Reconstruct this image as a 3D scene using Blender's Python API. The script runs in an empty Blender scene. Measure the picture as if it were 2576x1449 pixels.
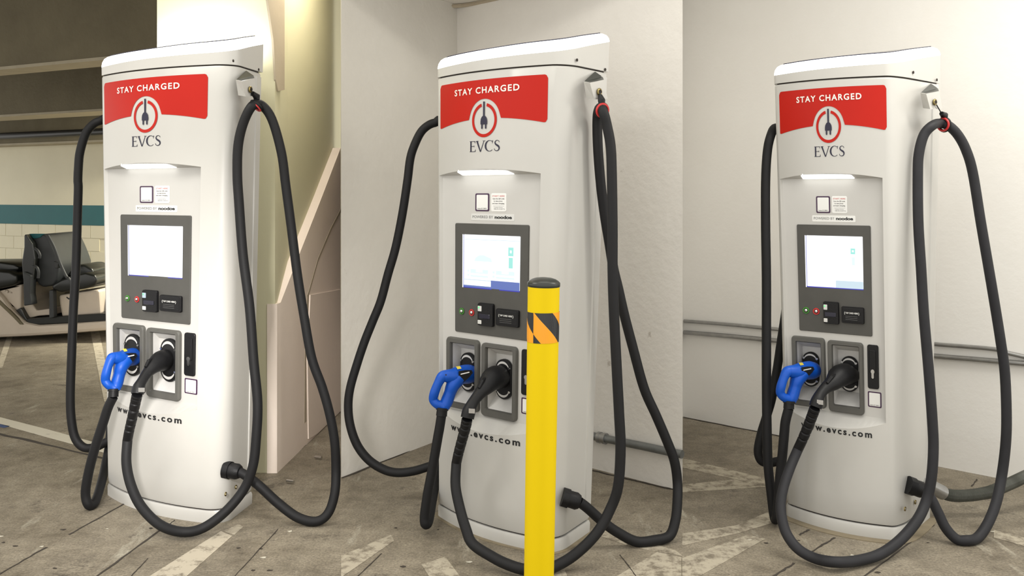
import bpy, bmesh, math, random
from mathutils import Vector, Matrix
from mathutils.geometry import tessellate_polygon
random.seed(7)
S = bpy.context.scene
COL = S.collection
PI = math.pi
# ------------------------------------------------------------------ camera, world, lights, exposure
FP, HY, HC = 2200.0, 490.0, 1.38          # focal length in pixels, horizon row, eye height
cam_d = bpy.data.cameras.new('camera'); cam = bpy.data.objects.new('camera', cam_d); COL.objects.link(cam)
cam.location = (0, 0, HC); cam.rotation_euler = (PI/2, 0, 0)
cam_d.sensor_width = 36; cam_d.lens = FP/2576*36
cam_d.shift_y = -(724.5-HY)/2576
S.camera = cam
S.view_settings.view_transform = 'Standard'; S.view_settings.look = 'None'
S.view_settings.gamma = 1; S.view_settings.use_curve_mapping = False
S.view_settings.exposure = 0.0
w = bpy.data.worlds.new('garage_air'); S.world = w; w.use_nodes = True
w.node_tree.nodes['Background'].inputs[0].default_value = (1.0, .975, .92, 1)
w.node_tree.nodes['Background'].inputs[1].default_value = 1.6
def area(name, loc, size, power, col=(1, .97, .9), rot=(0, 0, 0)):
    d = bpy.data.lights.new(name, 'AREA'); d.shape = 'RECTANGLE'; d.size, d.size_y = size; d.energy = power; d.color = col
    o = bpy.data.objects.new(name, d); COL.objects.link(o); o.location = loc; o.rotation_euler = rot
    return o
# fluorescent ceiling fittings of the garage bays, then two added fill lights
area('ceiling_tube_and_fill_light', (0.25, 3.0, 2.9), (1.6, .3), 9)
area('ceiling_tube_and_fill_light', (2.3, 3.0, 2.9), (1.8, .3), 38)
area('ceiling_tube_and_fill_light', (-2.2, 2.8, 2.9), (1.8, .3), 34)
area('ceiling_tube_and_fill_light', (-2.6, 9.3, 2.95), (3.0, .3), 620, (1, .95, .78))
area('ceiling_tube_and_fill_light', (-1.00, 4.62, 2.9), (.16, .5), 12, (1, .93, .84))  # added fill above the narrow side gap, brightens cream and pink walls
fl_ = area('bay_fill_light', (-.80, .6, 1.7), (.4, .3), 5.5, (1, .96, .92)); fl_.data.spread = math.radians(34)  # added unseen flood, brightens the left station and the pink wall
fl_.rotation_euler = (Vector((-1.50, 4.2, .45))-fl_.location).to_track_quat('-Z', 'Y').to_euler()
# added light hidden behind the left station's head, whitens the column
area('column_wash_fill', (-1.50, 4.23, 2.07), (.45, .05), 3.2, (1, 1, .95), (math.radians(150), 0, math.radians(-8)))

# ------------------------------------------------------------------ materials
def mat(name, col, rough=.5, metal=0, spec=None, noise=0, nscale=8, col2=None, bump=0, bscale=60, emit=None, estr=0, spots=None, coat=0):
    m = bpy.data.materials.new(name); m.use_nodes = True
    nt = m.node_tree; b = nt.nodes['Principled BSDF']
    b.inputs['Base Color'].default_value = (*col, 1); b.inputs['Roughness'].default_value = rough; b.inputs['Metallic'].default_value = metal
    if spec is not None: b.inputs['Specular IOR Level'].default_value = spec
    if coat: b.inputs['Coat Weight'].default_value = coat
    geo = nt.nodes.new('ShaderNodeNewGeometry')
    last = None
    if noise:
        n = nt.nodes.new('ShaderNodeTexNoise'); n.inputs['Scale'].default_value = nscale; n.inputs['Detail'].default_value = 8; n.inputs['Roughness'].default_value = .62
        nt.links.new(geo.outputs['Position'], n.inputs['Vector'])
        r = nt.nodes.new('ShaderNodeValToRGB'); r.color_ramp.elements[0].position = .5-noise; r.color_ramp.elements[1].position = .5+noise
        r.color_ramp.elements[0].color = (*(col2 or [c*.8 for c in col]), 1); r.color_ramp.elements[1].color = (*col, 1)
        nt.links.new(n.outputs[0], r.inputs[0]); last = r.outputs[0]
    if spots:                      # (colour, scale, threshold): small dirt marks with edges of their own
        sc, ss, th = spots
        n2 = nt.nodes.new('ShaderNodeTexNoise'); n2.inputs['Scale'].default_value = ss; n2.inputs['Detail'].default_value = 5; n2.inputs['Roughness'].default_value = .7
        nt.links.new(geo.outputs['Position'], n2.inputs['Vector'])
        r2 = nt.nodes.new('ShaderNodeValToRGB'); r2.color_ramp.elements[0].position = th; r2.color_ramp.elements[1].position = th+.06
        r2.color_ramp.elements[0].color = (0, 0, 0, 1); r2.color_ramp.elements[1].color = (1, 1, 1, 1)
        nt.links.new(n2.outputs[0], r2.inputs[0])
        mx = nt.nodes.new('ShaderNodeMix'); mx.data_type = 'RGBA'
        nt.links.new(r2.outputs[0], mx.inputs['Factor'])
        if last: nt.links.new(last, mx.inputs['A'])
        else: mx.inputs['A'].default_value = (*col, 1)
        mx.inputs['B'].default_value = (*sc, 1); last = mx.outputs['Result']
    if last: nt.links.new(last, b.inputs['Base Color'])
    if bump:
        n3 = nt.nodes.new('ShaderNodeTexNoise'); n3.inputs['Scale'].default_value = bscale; n3.inputs['Detail'].default_value = 6
        nt.links.new(geo.outputs['Position'], n3.inputs['Vector'])
        bp = nt.nodes.new('ShaderNodeBump'); bp.inputs['Strength'].default_value = bump; bp.inputs['Distance'].default_value = .01
        nt.links.new(n3.outputs[0], bp.inputs['Height']); nt.links.new(bp.outputs[0], b.inputs['Normal'])
    if emit:
        b.inputs['Emission Color'].default_value = (*emit, 1); b.inputs['Emission Strength'].default_value = estr
    return m
M = {}
M['white'] = mat('white_powder_coat', (.54, .53, .50), .32, noise=.3, nscale=3, col2=(.50, .49, .46), spots=((.50, .46, .42), 14, .74))
M['whiteb'] = mat('white_plastic_panel', (.55, .54, .515), .4, noise=.3, nscale=5, col2=(.51, .50, .475))
M['pocket'] = mat('white_pocket_plastic', (.62, .61, .59), .45, noise=.25, nscale=20, col2=(.54, .53, .51))
M['frame'] = mat('grey_frame_plastic', (.105, .102, .092), .5, spec=.35, noise=.3, nscale=30, col2=(.09, .088, .08))
M['bezel'] = mat('grey_bezel_paint', (.080, .078, .071), .48, spec=.35, noise=.25, nscale=12, col2=(.068, .066, .060))
M['black'] = mat('black_plastic', (.006, .006, .007), .48, spec=.3, bump=.1, bscale=300)
M['gloss'] = mat('gloss_black_cover', (.02, .02, .035), .12)
M['gap'] = mat('dark_seam_gasket', (.03, .022, .018), .8)
M['rubber'] = mat('black_cable_rubber', (.009, .009, .010), .6, spec=.3, noise=.3, nscale=9, col2=(.006, .006, .007))
M['dusty'] = mat('dusty_grey_cable_rubber', (.020, .020, .024), .6, spec=.35, noise=.3, nscale=9, col2=(.010, .010, .012))
M['blue'] = mat('blue_connector_plastic', (.002, .085, .50), .42, spec=.35, noise=.3, nscale=40, col2=(.002, .065, .40))
M['yellowlab'] = mat('yellow_sticker', (.75, .6, .05), .5)
M['silver'] = mat('bright_steel', (.6, .6, .6), .25, 1)
M['brass'] = mat('brass_eyelet', (.35, .28, .12), .35, 1, noise=.2, nscale=60, col2=(.2, .16, .07))
M['red'] = mat('red_sign_film', (.47, .012, .004), .45, spec=.2, noise=.3, nscale=4, col2=(.43, .010, .004))
M['redring'] = mat('red_plastic_ring', (.55, .03, .03), .4)
M['navy'] = mat('navy_print', (.008, .008, .03), .5)
M['ink'] = mat('black_print', (.006, .006, .007), .6)
M['inkgrey'] = mat('grey_print', (.12, .12, .12), .5)
M['signtext'] = mat('white_print', (.82, .78, .72), .5)
M['purple'] = mat('dark_purple_sticker_border', (.045, .015, .05), .4)
M['sticker'] = mat('white_sticker', (.77, .77, .745), .35)
M['stickerg'] = mat('translucent_grey_sticker', (.62, .62, .60), .25)
M['green'] = mat('green_button_ring', (.05, .22, .03), .4)
M['greenled'] = mat('green_led', (.1, .8, .2), .4, emit=(.1, 1, .25), estr=.8)
M['glow'] = mat('glowing_rim_diffuser', (1, 1, 1), .4, emit=(1, 1, .99), estr=2.4)
M['lamp'] = mat('task_lamp_diffuser', (1, 1, 1), .4, emit=(1, 1, .96), estr=3.4)
M['screen'] = mat('lit_screen', (.02, .02, .02), .2, emit=(.93, .96, 1.0), estr=1.35)
M['scrsoft'] = mat('screen_pale_mint', (.02, .02, .02), .2, emit=(.78, .97, .94), estr=1.0)
M['scrteal'] = mat('screen_teal', (.02, .02, .02), .2, emit=(.35, .82, .74), estr=1.0)
M['scrblue'] = mat('screen_blue', (.02, .02, .02), .2, emit=(.10, .16, .48), estr=1.0)
M['scrpale'] = mat('screen_pale_blue', (.02, .02, .02), .2, emit=(.62, .76, .85), estr=1.0)
M['scredge'] = mat('screen_edge_blue', (.02, .02, .02), .2, emit=(.02, .02, .45), estr=1.0)
M['yellow'] = mat('yellow_sleeve_plastic', (.76, .55, .0), .6, spec=.2, noise=.3, nscale=3, col2=(.74, .53, .0), spots=((.45, .30, .01), 9, .76))
M['orange'] = mat('orange_reflective_tape', (.85, .34, .006), .35)
M['tapeblk'] = mat('black_reflective_tape', (.015, .016, .018), .3)
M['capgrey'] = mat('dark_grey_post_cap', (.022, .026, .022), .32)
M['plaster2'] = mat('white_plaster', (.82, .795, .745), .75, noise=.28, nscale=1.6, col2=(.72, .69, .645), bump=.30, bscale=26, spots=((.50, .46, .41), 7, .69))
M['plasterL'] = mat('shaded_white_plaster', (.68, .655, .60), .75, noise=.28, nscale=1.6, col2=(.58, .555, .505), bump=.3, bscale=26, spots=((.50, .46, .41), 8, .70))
M['plaster3'] = mat('clean_white_plaster', (.86, .85, .82), .75, noise=.28, nscale=1.3, col2=(.80, .78, .74), bump=.16, bscale=24, spots=((.60, .56, .51), 7, .71))
M['cream'] = mat('cream_wall_paint', (.62, .60, .42), .7, noise=.3, nscale=2.5, col2=(.62, .59, .41), bump=.15, bscale=18, spots=((.22, .18, .12), 16, .75))
M['tan'] = mat('tan_paint', (.46, .39, .29), .7, noise=.3, nscale=4, col2=(.40, .34, .25), bump=.15, bscale=18)
M['pink'] = mat('pale_pink_wall_paint', (.88, .77, .68), .6, noise=.3, nscale=3, col2=(.83, .72, .63), bump=.12, bscale=20, spots=((.35, .27, .20), 12, .74))
M['creamfar'] = mat('cream_block_paint', (.66, .62, .47), .65, noise=.3, nscale=2, col2=(.60, .56, .42), bump=.12, bscale=20)
M['teal'] = mat('teal_wall_paint', (.003, .105, .115), .6, noise=.3, nscale=3, col2=(.003, .085, .095))
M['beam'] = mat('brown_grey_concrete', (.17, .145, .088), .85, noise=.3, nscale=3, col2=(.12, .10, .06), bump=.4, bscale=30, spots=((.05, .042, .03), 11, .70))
M['beamlit'] = mat('lit_concrete_edge', (.42, .37, .27), .8, noise=.3, nscale=6, col2=(.33, .29, .21))  # lit copy of the beam concrete, light painted on the undersides
M['pipeblk'] = mat('black_iron_pipe', (.012, .011, .010), .4)
M['floor'] = mat('stained_garage_concrete', (.245, .212, .160), .62, noise=.22, nscale=2.2, col2=(.145, .122, .090), bump=.35, bscale=45, spots=((.060, .050, .040), 5.5, .66))
M['joint'] = mat('dark_floor_joint', (.045, .036, .028), .9)
M['pad'] = mat('tan_grout', (.27, .225, .15), .8, noise=.3, nscale=14, col2=(.19, .155, .10), bump=.3)
M['dirty'] = mat('dirty_white_cart_plastic', (.60, .52, .43), .55, noise=.3, nscale=5, col2=(.50, .43, .35), spots=((.16, .12, .08), 9, .66))
M['vinyl'] = mat('black_vinyl', (.012, .014, .012), .3, noise=.3, nscale=8, col2=(.010, .011, .010))
M['greyfab'] = mat('dark_grey_plastic_back', (.032, .036, .038), .5, noise=.3, nscale=10, col2=(.02, .022, .024))
M['galv'] = mat('galvanised_steel', (.42, .42, .41), .3, .85, noise=.3, nscale=25, col2=(.30, .30, .30))
M['galvd'] = mat('dull_galvanised_steel', (.24, .25, .25), .42, .6, noise=.3, nscale=25, col2=(.16, .17, .17))
M['flex'] = mat('grey_flexible_conduit', (.105, .108, .092), .55, noise=.3, nscale=25, col2=(.075, .078, .066))
M['bluepaint'] = mat('blue_floor_paint', (.04, .08, .22), .7, noise=.3, nscale=15, col2=(.05, .07, .14))
def floor_mat():
    m = M['floor']; nt = m.node_tree; b = nt.nodes['Principled BSDF']; N = nt.nodes.new; L = nt.links.new
    g = N('ShaderNodeNewGeometry')
    def noise(sc, det, ro, lo, hi, stretch=None):
        n = N('ShaderNodeTexNoise'); n.inputs['Scale'].default_value = sc; n.inputs['Detail'].default_value = det; n.inputs['Roughness'].default_value = ro
        if stretch:
            mp = N('ShaderNodeMapping'); mp.inputs['Scale'].default_value = stretch; mp.inputs['Rotation'].default_value = (0, 0, .7); L(g.outputs['Position'], mp.inputs['Vector']); L(mp.outputs[0], n.inputs['Vector'])
        else: L(g.outputs['Position'], n.inputs['Vector'])
        r = N('ShaderNodeMapRange'); r.inputs['From Min'].default_value = lo; r.inputs['From Max'].default_value = hi; L(n.outputs[0], r.inputs['Value']); return r.outputs[0]
    def mix(f, A, B):
        x = N('ShaderNodeMix'); x.data_type = 'RGBA'; L(f, x.inputs['Factor'])
        for k, v in (('A', A), ('B', B)):
            if isinstance(v, tuple): x.inputs[k].default_value = (*v, 1)
            else: L(v, x.inputs[k])
        return x.outputs['Result']
    base = mix(noise(1.6, 10, .68, .40, .60), (.125, .103, .072), (.300, .262, .200))
    mot = mix(noise(8, 9, .8, .36, .66), (.105, .086, .060), (.36, .315, .235))
    c1 = N('ShaderNodeMix'); c1.data_type = 'RGBA'; c1.inputs['Factor'].default_value = .5; L(base, c1.inputs['A']); L(mot, c1.inputs['B'])
    c2 = mix(noise(3.2, 7, .8, .57, .68), c1.outputs['Result'], (.080, .066, .050))       # oil and tyre marks
    c3 = mix(noise(7, 6, .7, .60, .70, (1, .22, 1)), c2, (.36, .33, .26))                  # pale scuffs
    c4 = N('ShaderNodeMix'); c4.data_type = 'RGBA'; c4.blend_type = 'MULTIPLY'; c4.inputs['Factor'].default_value = 1
    gr = mix(noise(120, 3, .6, .25, .75), (.55, .55, .55), (1.4, 1.4, 1.4)); L(c3, c4.inputs['A']); L(gr, c4.inputs['B'])
    L(c4.outputs['Result'], b.inputs['Base Color'])
floor_mat()
def worn(name, col, wear):
    m = bpy.data.materials.new(name); m.use_nodes = True; nt = m.node_tree; b = nt.nodes['Principled BSDF']; b.inputs['Roughness'].default_value = .7
    g = nt.nodes.new('ShaderNodeNewGeometry'); n = nt.nodes.new('ShaderNodeTexNoise'); n.inputs['Scale'].default_value = 16; n.inputs['Detail'].default_value = 9; n.inputs['Roughness'].default_value = .75
    nt.links.new(g.outputs['Position'], n.inputs['Vector'])
    r = nt.nodes.new('ShaderNodeValToRGB'); r.color_ramp.elements[0].position = wear-.07; r.color_ramp.elements[1].position = wear+.07
    r.color_ramp.elements[0].color = (.175, .148, .108, 1); r.color_ramp.elements[1].color = (*col, 1)
    nt.links.new(n.outputs[0], r.inputs[0]); nt.links.new(r.outputs[0], b.inputs['Base Color'])
    return m
M['paint'] = worn('white_line_paint', (.58, .545, .45), .33)
M['paintworn'] = worn('worn_line_paint', (.42, .375, .29), .47)
M['paintmid'] = worn('scuffed_line_paint', (.46, .41, .32), .42)

# ------------------------------------------------------------------ helpers
def W(px, py, d): return Vector(((px-1288)/FP*d, d, HC-(py-HY)/FP*d))
def G(px, py, z=0.0):                        # point on the floor (or height z) seen at a pixel
    return W(px, py, FP*(HC-z)/(py-HY))
def link(name, me, parent=None):
    o = bpy.data.objects.new(name, me); COL.objects.link(o)
    if parent: o.parent = parent
    return o
def absloc(p):
    v = Vector((0, 0, 0))
    while p is not None: v += p.location; p = p.parent
    return v
def obj(name, verts, faces, m, parent=None, smooth=0, mats=None, fm=None):
    off = absloc(parent) if parent else Vector((0, 0, 0))
    me = bpy.data.meshes.new(name); me.from_pydata([Vector(v)-off for v in verts], [], faces)
    for x in (mats or [m]): me.materials.append(M[x])
    if fm:
        for p, i in zip(me.polygons, fm): p.material_index = i
    bm = bmesh.new(); bm.from_mesh(me); bmesh.ops.recalc_face_normals(bm, faces=bm.faces); bm.to_mesh(me); bm.free()
    if smooth:
        for p in me.polygons: p.use_smooth = True
        me.set_sharp_from_angle(angle=math.radians(smooth))
    me.update()
    return link(name, me, parent)
def tag(o, label, cat, group=None):
    o['label'] = label; o['category'] = cat
    if group: o['group'] = group
    return o
def struct(o): o['kind'] = 'structure'; return o
def empty(name, loc):
    o = bpy.data.objects.new(name, None); COL.objects.link(o); o.location = loc; o.empty_display_size = .1; return o
class MB:
    def __init__(s): s.v = []; s.f = []; s.m = []
    def add(s, vs, fs, mi=0):
        n = len(s.v); s.v += [Vector(v) for v in vs]; s.f += [tuple(i+n for i in f) for f in fs]; s.m += [mi]*len(fs)
    def build(s, name, m, parent=None, smooth=0, mats=None):
        return obj(name, s.v, s.f, m, parent, smooth, mats, s.m if mats else None)
BF = [(0, 1, 2, 3), (4, 7, 6, 5), (0, 4, 5, 1), (1, 5, 6, 2), (2, 6, 7, 3), (3, 7, 4, 0)]
def prism(poly, d):                          # closed polygon (Vectors) extruded by vector d
    n = len(poly); vs = list(poly)+[p+d for p in poly]
    tr = tessellate_polygon([poly])
    fs = [tuple(t) for t in tr]+[tuple(i+n for i in reversed(t)) for t in tr]
    fs += [(i, (i+1) % n, (i+1) % n+n, i+n) for i in range(n)]
    return vs, fs
def catmull(P, sub=8):
    out = []; n = len(P)
    for i in range(n-1):
        p0 = P[max(i-1, 0)]; p1 = P[i]; p2 = P[i+1]; p3 = P[min(i+2, n-1)]
        for k in range(sub):
            t = k/sub
            out.append(tuple(.5*((2*b)+(-a+c)*t+(2*a-5*b+4*c-d)*t*t+(-a+3*b-3*c+d)*t**3) for a, b, c, d in zip(p0, p1, p2, p3)))
    out.append(tuple(P[-1])); return out
def tube(pts, rad, n=12, cap=True, flat=1.0):
    pts = [Vector(p[:3]) for p in pts]; N = len(pts)
    if not hasattr(rad, '__len__'): rad = [rad]*N
    T = [(pts[min(i+1, N-1)]-pts[max(i-1, 0)]).normalized() for i in range(N)]
    u = T[0].orthogonal().normalized(); vs = []; fs = []
    for i in range(N):
        u = (u-T[i]*u.dot(T[i])).normalized(); v = T[i].cross(u)
        for k in range(n):
            a = 2*PI*k/n; vs.append(pts[i]+(u*math.cos(a)+v*math.sin(a)*flat)*rad[i])
    for i in range(N-1):
        for k in range(n): fs.append((i*n+k, i*n+(k+1) % n, (i+1)*n+(k+1) % n, (i+1)*n+k))
    if cap: fs += [tuple(range(n)), tuple(range((N-1)*n, N*n))]
    return vs, fs
def torus(c, axis, R, r, n=20, m=8):
    axis = Vector(axis).normalized(); u = axis.orthogonal().normalized(); v = axis.cross(u); vs = []; fs = []
    for i in range(n):
        a = 2*PI*i/n; d = u*math.cos(a)+v*math.sin(a)
        for k in range(m):
            b = 2*PI*k/m; vs.append(Vector(c)+d*(R+r*math.cos(b))+axis*r*math.sin(b))
    for i in range(n):
        for k in range(m): fs.append((i*m+k, ((i+1) % n)*m+k, ((i+1) % n)*m+(k+1) % m, i*m+(k+1) % m))
    return vs, fs
def bbox(lo, hi):
    x0, y0, z0 = lo; x1, y1, z1 = hi
    return [(x0, y0, z0), (x1, y0, z0), (x1, y1, z0), (x0, y1, z0), (x0, y0, z1), (x1, y0, z1), (x1, y1, z1), (x0, y1, z1)], [(0, 3, 2, 1), (4, 5, 6, 7), (0, 1, 5, 4), (1, 2, 6, 5), (2, 3, 7, 6), (3, 0, 4, 7)]
def text_mesh(s, bold=0.0, spacing=1.0):
    cu = bpy.data.curves.new('t', 'FONT'); cu.body = s; cu.size = 1; cu.offset = bold; cu.space_character = spacing; cu.resolution_u = 3
    o = bpy.data.objects.new('t', cu); COL.objects.link(o); bpy.context.view_layer.update()
    me = bpy.data.meshes.new_from_object(o.evaluated_get(bpy.context.evaluated_depsgraph_get()))
    vs = [(v.co.x, v.co.y) for v in me.vertices]; fs = [tuple(p.vertices) for p in me.polygons]
    bpy.data.objects.remove(o); bpy.data.curves.remove(cu); bpy.data.meshes.remove(me)
    x0 = min(v[0] for v in vs); x1 = max(v[0] for v in vs)
    cap = .73
    return [((x-x0)/(x1-x0), y/cap) for x, y in vs], fs     # x in 0..1, y in cap heights
TXT = {}
def get_text(s, bold=0.0, spacing=1.0):
    k = (s, bold, spacing)
    if k not in TXT: TXT[k] = text_mesh(*k)
    return TXT[k]
def islands(vs, fs):                          # split a mesh into its connected pieces (one letter each)
    par = list(range(len(vs)))
    def fd(a):
        while par[a] != a: par[a] = par[par[a]]; a = par[a]
        return a
    for q in fs:
        for b in q[1:]: par[fd(b)] = fd(q[0])
    out = {}
    for q in fs: out.setdefault(fd(q[0]), []).append(q)
    for k, qs in out.items():
        ids = sorted({a for q in qs for a in q}); mp = {a: n for n, a in enumerate(ids)}
        yield [vs[a] for a in ids], [tuple(mp[a] for a in q) for q in qs]
def stroke(pts, wid):                         # 2D ribbon; wid = list of widths
    vs = []; fs = []
    for i, p in enumerate(pts):
        a = Vector(pts[max(i-1, 0)]); b = Vector(pts[min(i+1, len(pts)-1)]); t = (b-a).normalized(); n = Vector((-t.y, t.x))*wid[i]*.68
        vs += [(p[0]+n.x, p[1]+n.y), (p[0]-n.x, p[1]-n.y)]
    for i in range(len(pts)-1): fs.append((2*i, 2*i+1, 2*i+3, 2*i+2))
    return vs, fs
def serif_word():                            # the letters E V C S in a thin roman serif, one cap high; returns width 0..1
    V = []; Fc = []
    def add(r, ox):
        n = len(V); V.extend([(x+ox, y) for x, y in r[0]]); Fc.extend([tuple(i+n for i in f) for f in r[1]])
    L = lambda x0, y0, x1, y1, w0, w1=None: stroke([(x0, y0), (x1, y1)], [w0, w1 or w0])
    # E
    for s in [L(.13, 0, .13, 1, .10), L(0, .985, .56, .985, .035), L(0, .015, .60, .015, .035), L(.13, .52, .48, .52, .035), L(.56, 1, .575, .80, .05, .02), L(.60, 0, .63, .22, .05, .02), L(.48, .60, .48, .44, .025)]: add(s, 0)
    # V
    for s in [L(.07, 1, .44, -.02, .11, .07), L(.80, 1, .45, -.02, .04, .05), L(-.05, .985, .24, .985, .03), L(.68, .985, .94, .985, .03)]: add(s, .72)
    # C
    a = [math.radians(52+i*(312-52)/22) for i in range(23)]
    add(stroke([(.42+.40*math.cos(t), .5+.5*math.sin(t)) for t in a], [.025+.085*max(0, -math.cos(t))**1.5+.01 for t in a]), 1.66)
    add(L(.72, .99, .69, .72, .05, .02), 1.66)
    # S
    sx0 = 2.46
    p = [(.47, .80), (.43, .93), (.30, .99), (.17, .96), (.09, .86), (.08, .74), (.15, .62), (.28, .53), (.40, .44), (.47, .33), (.47, .19), (.39, .06), (.26, .01), (.12, .04), (.04, .12), (.02, .23)]
    wv = [.03, .035, .04, .05, .06, .08, .10, .12, .12, .10, .08, .06, .05, .04, .035, .03]
    add(stroke(p, wv), 2.53)
    xs = max(v[0] for v in V); x0 = min(v[0] for v in V)
    return [((x-x0)/(xs-x0), y) for x, y in V], Fc

# ------------------------------------------------------------------ the setting
fl = MB(); NX, NY = 12, 12
for i in range(NX+1):
    for j in range(NY+1): fl.v.append(Vector((-10+i*15/NX, -.5+j*17.5/NY, 0)))
for i in range(NX):
    for j in range(NY): fl.f.append((i*(NY+1)+j, (i+1)*(NY+1)+j, (i+1)*(NY+1)+j+1, i*(NY+1)+j+1)); fl.m.append(0)
floor = struct(fl.build('floor', 'floor'))
def flat_poly(name, pix, m, z=.0015, th=.001):
    poly = [G(x, y, z) for x, y in pix]
    vs, fs = prism(poly, Vector((0, 0, -th))); return obj(name, vs, fs, m, floor)
lines = [('paint', [(-60, 1034), (120, 1080), (290, 1127), (290, 1146), (120, 1100), (-60, 1050)]),
         ('paintmid', [(18, 846), (33, 844), (6, 925), (-10, 925)]), ('paintmid', [(227, 830), (249, 830), (268, 925), (285, 1010), (262, 1010), (245, 925)]),
         ('paintmid', [(556, 1336), (584, 1348), (440, 1475), (335, 1475)]), ('paintworn', [(600, 1318), (612, 1325), (590, 1345), (562, 1336)]),
         ('paintworn', [(858, 1398), (983, 1345), (992, 1360), (858, 1452)]), ('paintworn', [(1500, 1480), (1654, 1388), (1714, 1402), (1714, 1480)]),
         ('paintworn', [(1520, 1322), (1560, 1340), (1700, 1385), (1717, 1398), (1590, 1376), (1500, 1345)]),
         ('paintworn', [(1300, 1480), (1420, 1432), (1440, 1480)]),
         ('paintworn', [(1716, 1152), (1930, 1204), (1930, 1224), (1840, 1203), (1716, 1176)]), ('paintworn', [(1716, 1219), (1848, 1206), (1935, 1224), (1716, 1238)]),
         ('paintworn', [(1716, 1342), (1850, 1322), (1946, 1282), (1960, 1310), (1860, 1340), (1716, 1372)]), ('paintworn', [(1716, 1404), (1880, 1345), (1925, 1355), (1760, 1449), (1716, 1475)]),
         ('paintworn', [(2500, 1333), (2620, 1362), (2620, 1385), (2500, 1352)]), ('bluepaint', [(-30, 1060), (26, 1072), (10, 1076), (-30, 1068)]),
         ('paintworn', [(1060, 1420), (1120, 1400), (1180, 1480), (1100, 1480)])]
for m, p in lines: flat_poly('painted_line', p, m)
def floor_strip(a, b, wid, m, name='floor_joint', z=.002):
    A = G(*a, z); B = G(*b, z); t = (B-A).normalized(); n = Vector((-t.y, t.x, 0))*wid/2
    N = 10; L = []; R = []
    for i in range(N+1):
        p = A+(B-A)*i/N; j = n*(random.uniform(.6, 1.3)); o_ = n*random.uniform(-.6, .6)
        L.append(p+j+o_); R.append(p-j+o_)
    vs, fs = prism(L+R[::-1], Vector((0, 0, -.001))); return obj(name, vs, fs, m, floor)
for a, b, wd in [((-30, 1460), (116, 1376), .008), ((174, 1344), (312, 1267), .008), ((240, 1452), (400, 1335), .008), ((400, 1335), (440, 1308), .006), ((330, 1449), (372, 1404), .004),
                 ((-40, 1082), (290, 1158), .02), ((590, 1449), (700, 1330), .004), ((2010, 1345), (2036, 1332), .008), ((2040, 1388), (2100, 1352), .007), ((1930, 1460), (1998, 1416), .008),
                 ((2175, 1449), (2350, 1320), .006), ((2190, 980+200), (2190, 1181), .001), ((900, 1449), (960, 1392), .004), ((2444, 1223), (2459, 1205), .006), ((1600, 1449), (1560, 1395), .004)]:
    floor_strip(a, b, wd, 'joint')
for k in range(34):                                     # oil spots and chips
    x = random.uniform(0, 2576); y = random.uniform(1290, 1440); c = G(x, y, .002); r = random.uniform(.003, .0075)
    pl = [c+Vector((math.cos(a)*r*random.uniform(.5, 1.5)*1.4, math.sin(a)*r*random.uniform(.6, 1.3), 0)) for a in [2*PI*i/9 for i in range(9)]]
    vs, fs = prism(pl, Vector((0, 0, -.001))); obj('floor_stain' if k % 3 else 'paint_fleck', vs, fs, 'joint' if k % 3 else 'paint', floor)

for a, b in [((861, 1202), (1081, 1112)), ((1484, 1181), (1600, 1209)), ((1600, 1209), (1715, 1236)), ((1719, 1049), (1960, 1096)), ((2340, 1167), (2576, 1209))]:
    floor_strip(a, b, .012, 'joint', 'grime_line', .003)
def wall(name, x0, y0, x1, y1, th, z0, z1, m, nx=1):     # vertical slab between two plan points; th is thickness away from the camera side
    a = Vector((x0, y0, 0)); b = Vector((x1, y1, 0)); t = (b-a).normalized(); n = Vector((-t.y, t.x, 0))*th
    q = [a, b, b+n, a+n]
    vs = [p+Vector((0, 0, z0)) for p in q]+[p+Vector((0, 0, z1)) for p in q]
    return struct(obj(name, vs, BF, m))
CZ = 2.477; CT = 2.95
def wedge(name, pts, m, z0=0, z1=CT):
    vs, fs = prism([Vector((x, y, z0)) for x, y in pts], Vector((0, 0, z1-z0))); return struct(obj(name, vs, fs, m))
# middle bay: left and right walls meeting in a corner behind the charger
cx, cy = -.317, 5.06
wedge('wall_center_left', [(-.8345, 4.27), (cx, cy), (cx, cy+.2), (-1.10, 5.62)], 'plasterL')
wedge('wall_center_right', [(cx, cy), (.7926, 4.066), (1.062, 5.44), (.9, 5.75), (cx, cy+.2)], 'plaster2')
# right bay wall
wedge('wall_right', [(1.0605, 5.44), (3.6, 3.142), (3.75, 3.30), (1.15, 5.65)], 'plaster3')
# kerb of rough plaster along the foot of the middle bay's right wall is part of the wall; ceiling slabs
struct(obj('ceiling', *prism([Vector(p+(CT,)) for p in [(-9, 2.6), (4.6, 2.6), (4.6, 6.2), (-1.2, 6.2), (-1.2, 4.95), (-9, 4.95)]], Vector((0, 0, .17))), 'plaster2'))
struct(obj('ceiling', *prism([Vector(p+(CZ,)) for p in [(-.78, 4.0), (.75, 4.0), (.86, 4.3), (cx+.1, cy+.12), (-.86, 4.6)]], Vector((0, 0, CT-CZ))), 'plaster2'))
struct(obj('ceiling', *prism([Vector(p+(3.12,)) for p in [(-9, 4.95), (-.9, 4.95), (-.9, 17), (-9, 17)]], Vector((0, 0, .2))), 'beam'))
# rough line where the ceiling meets the middle bay walls
v_, f_ = tube(catmull([tuple(Vector((-.60, 4.62, CZ-.005))), (cx-.02, cy-.03, CZ-.012), (0.1, 4.66, CZ-.006)], 8), .012, 6)
struct(obj('trim_1', v_, f_, 'tan'))
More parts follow.
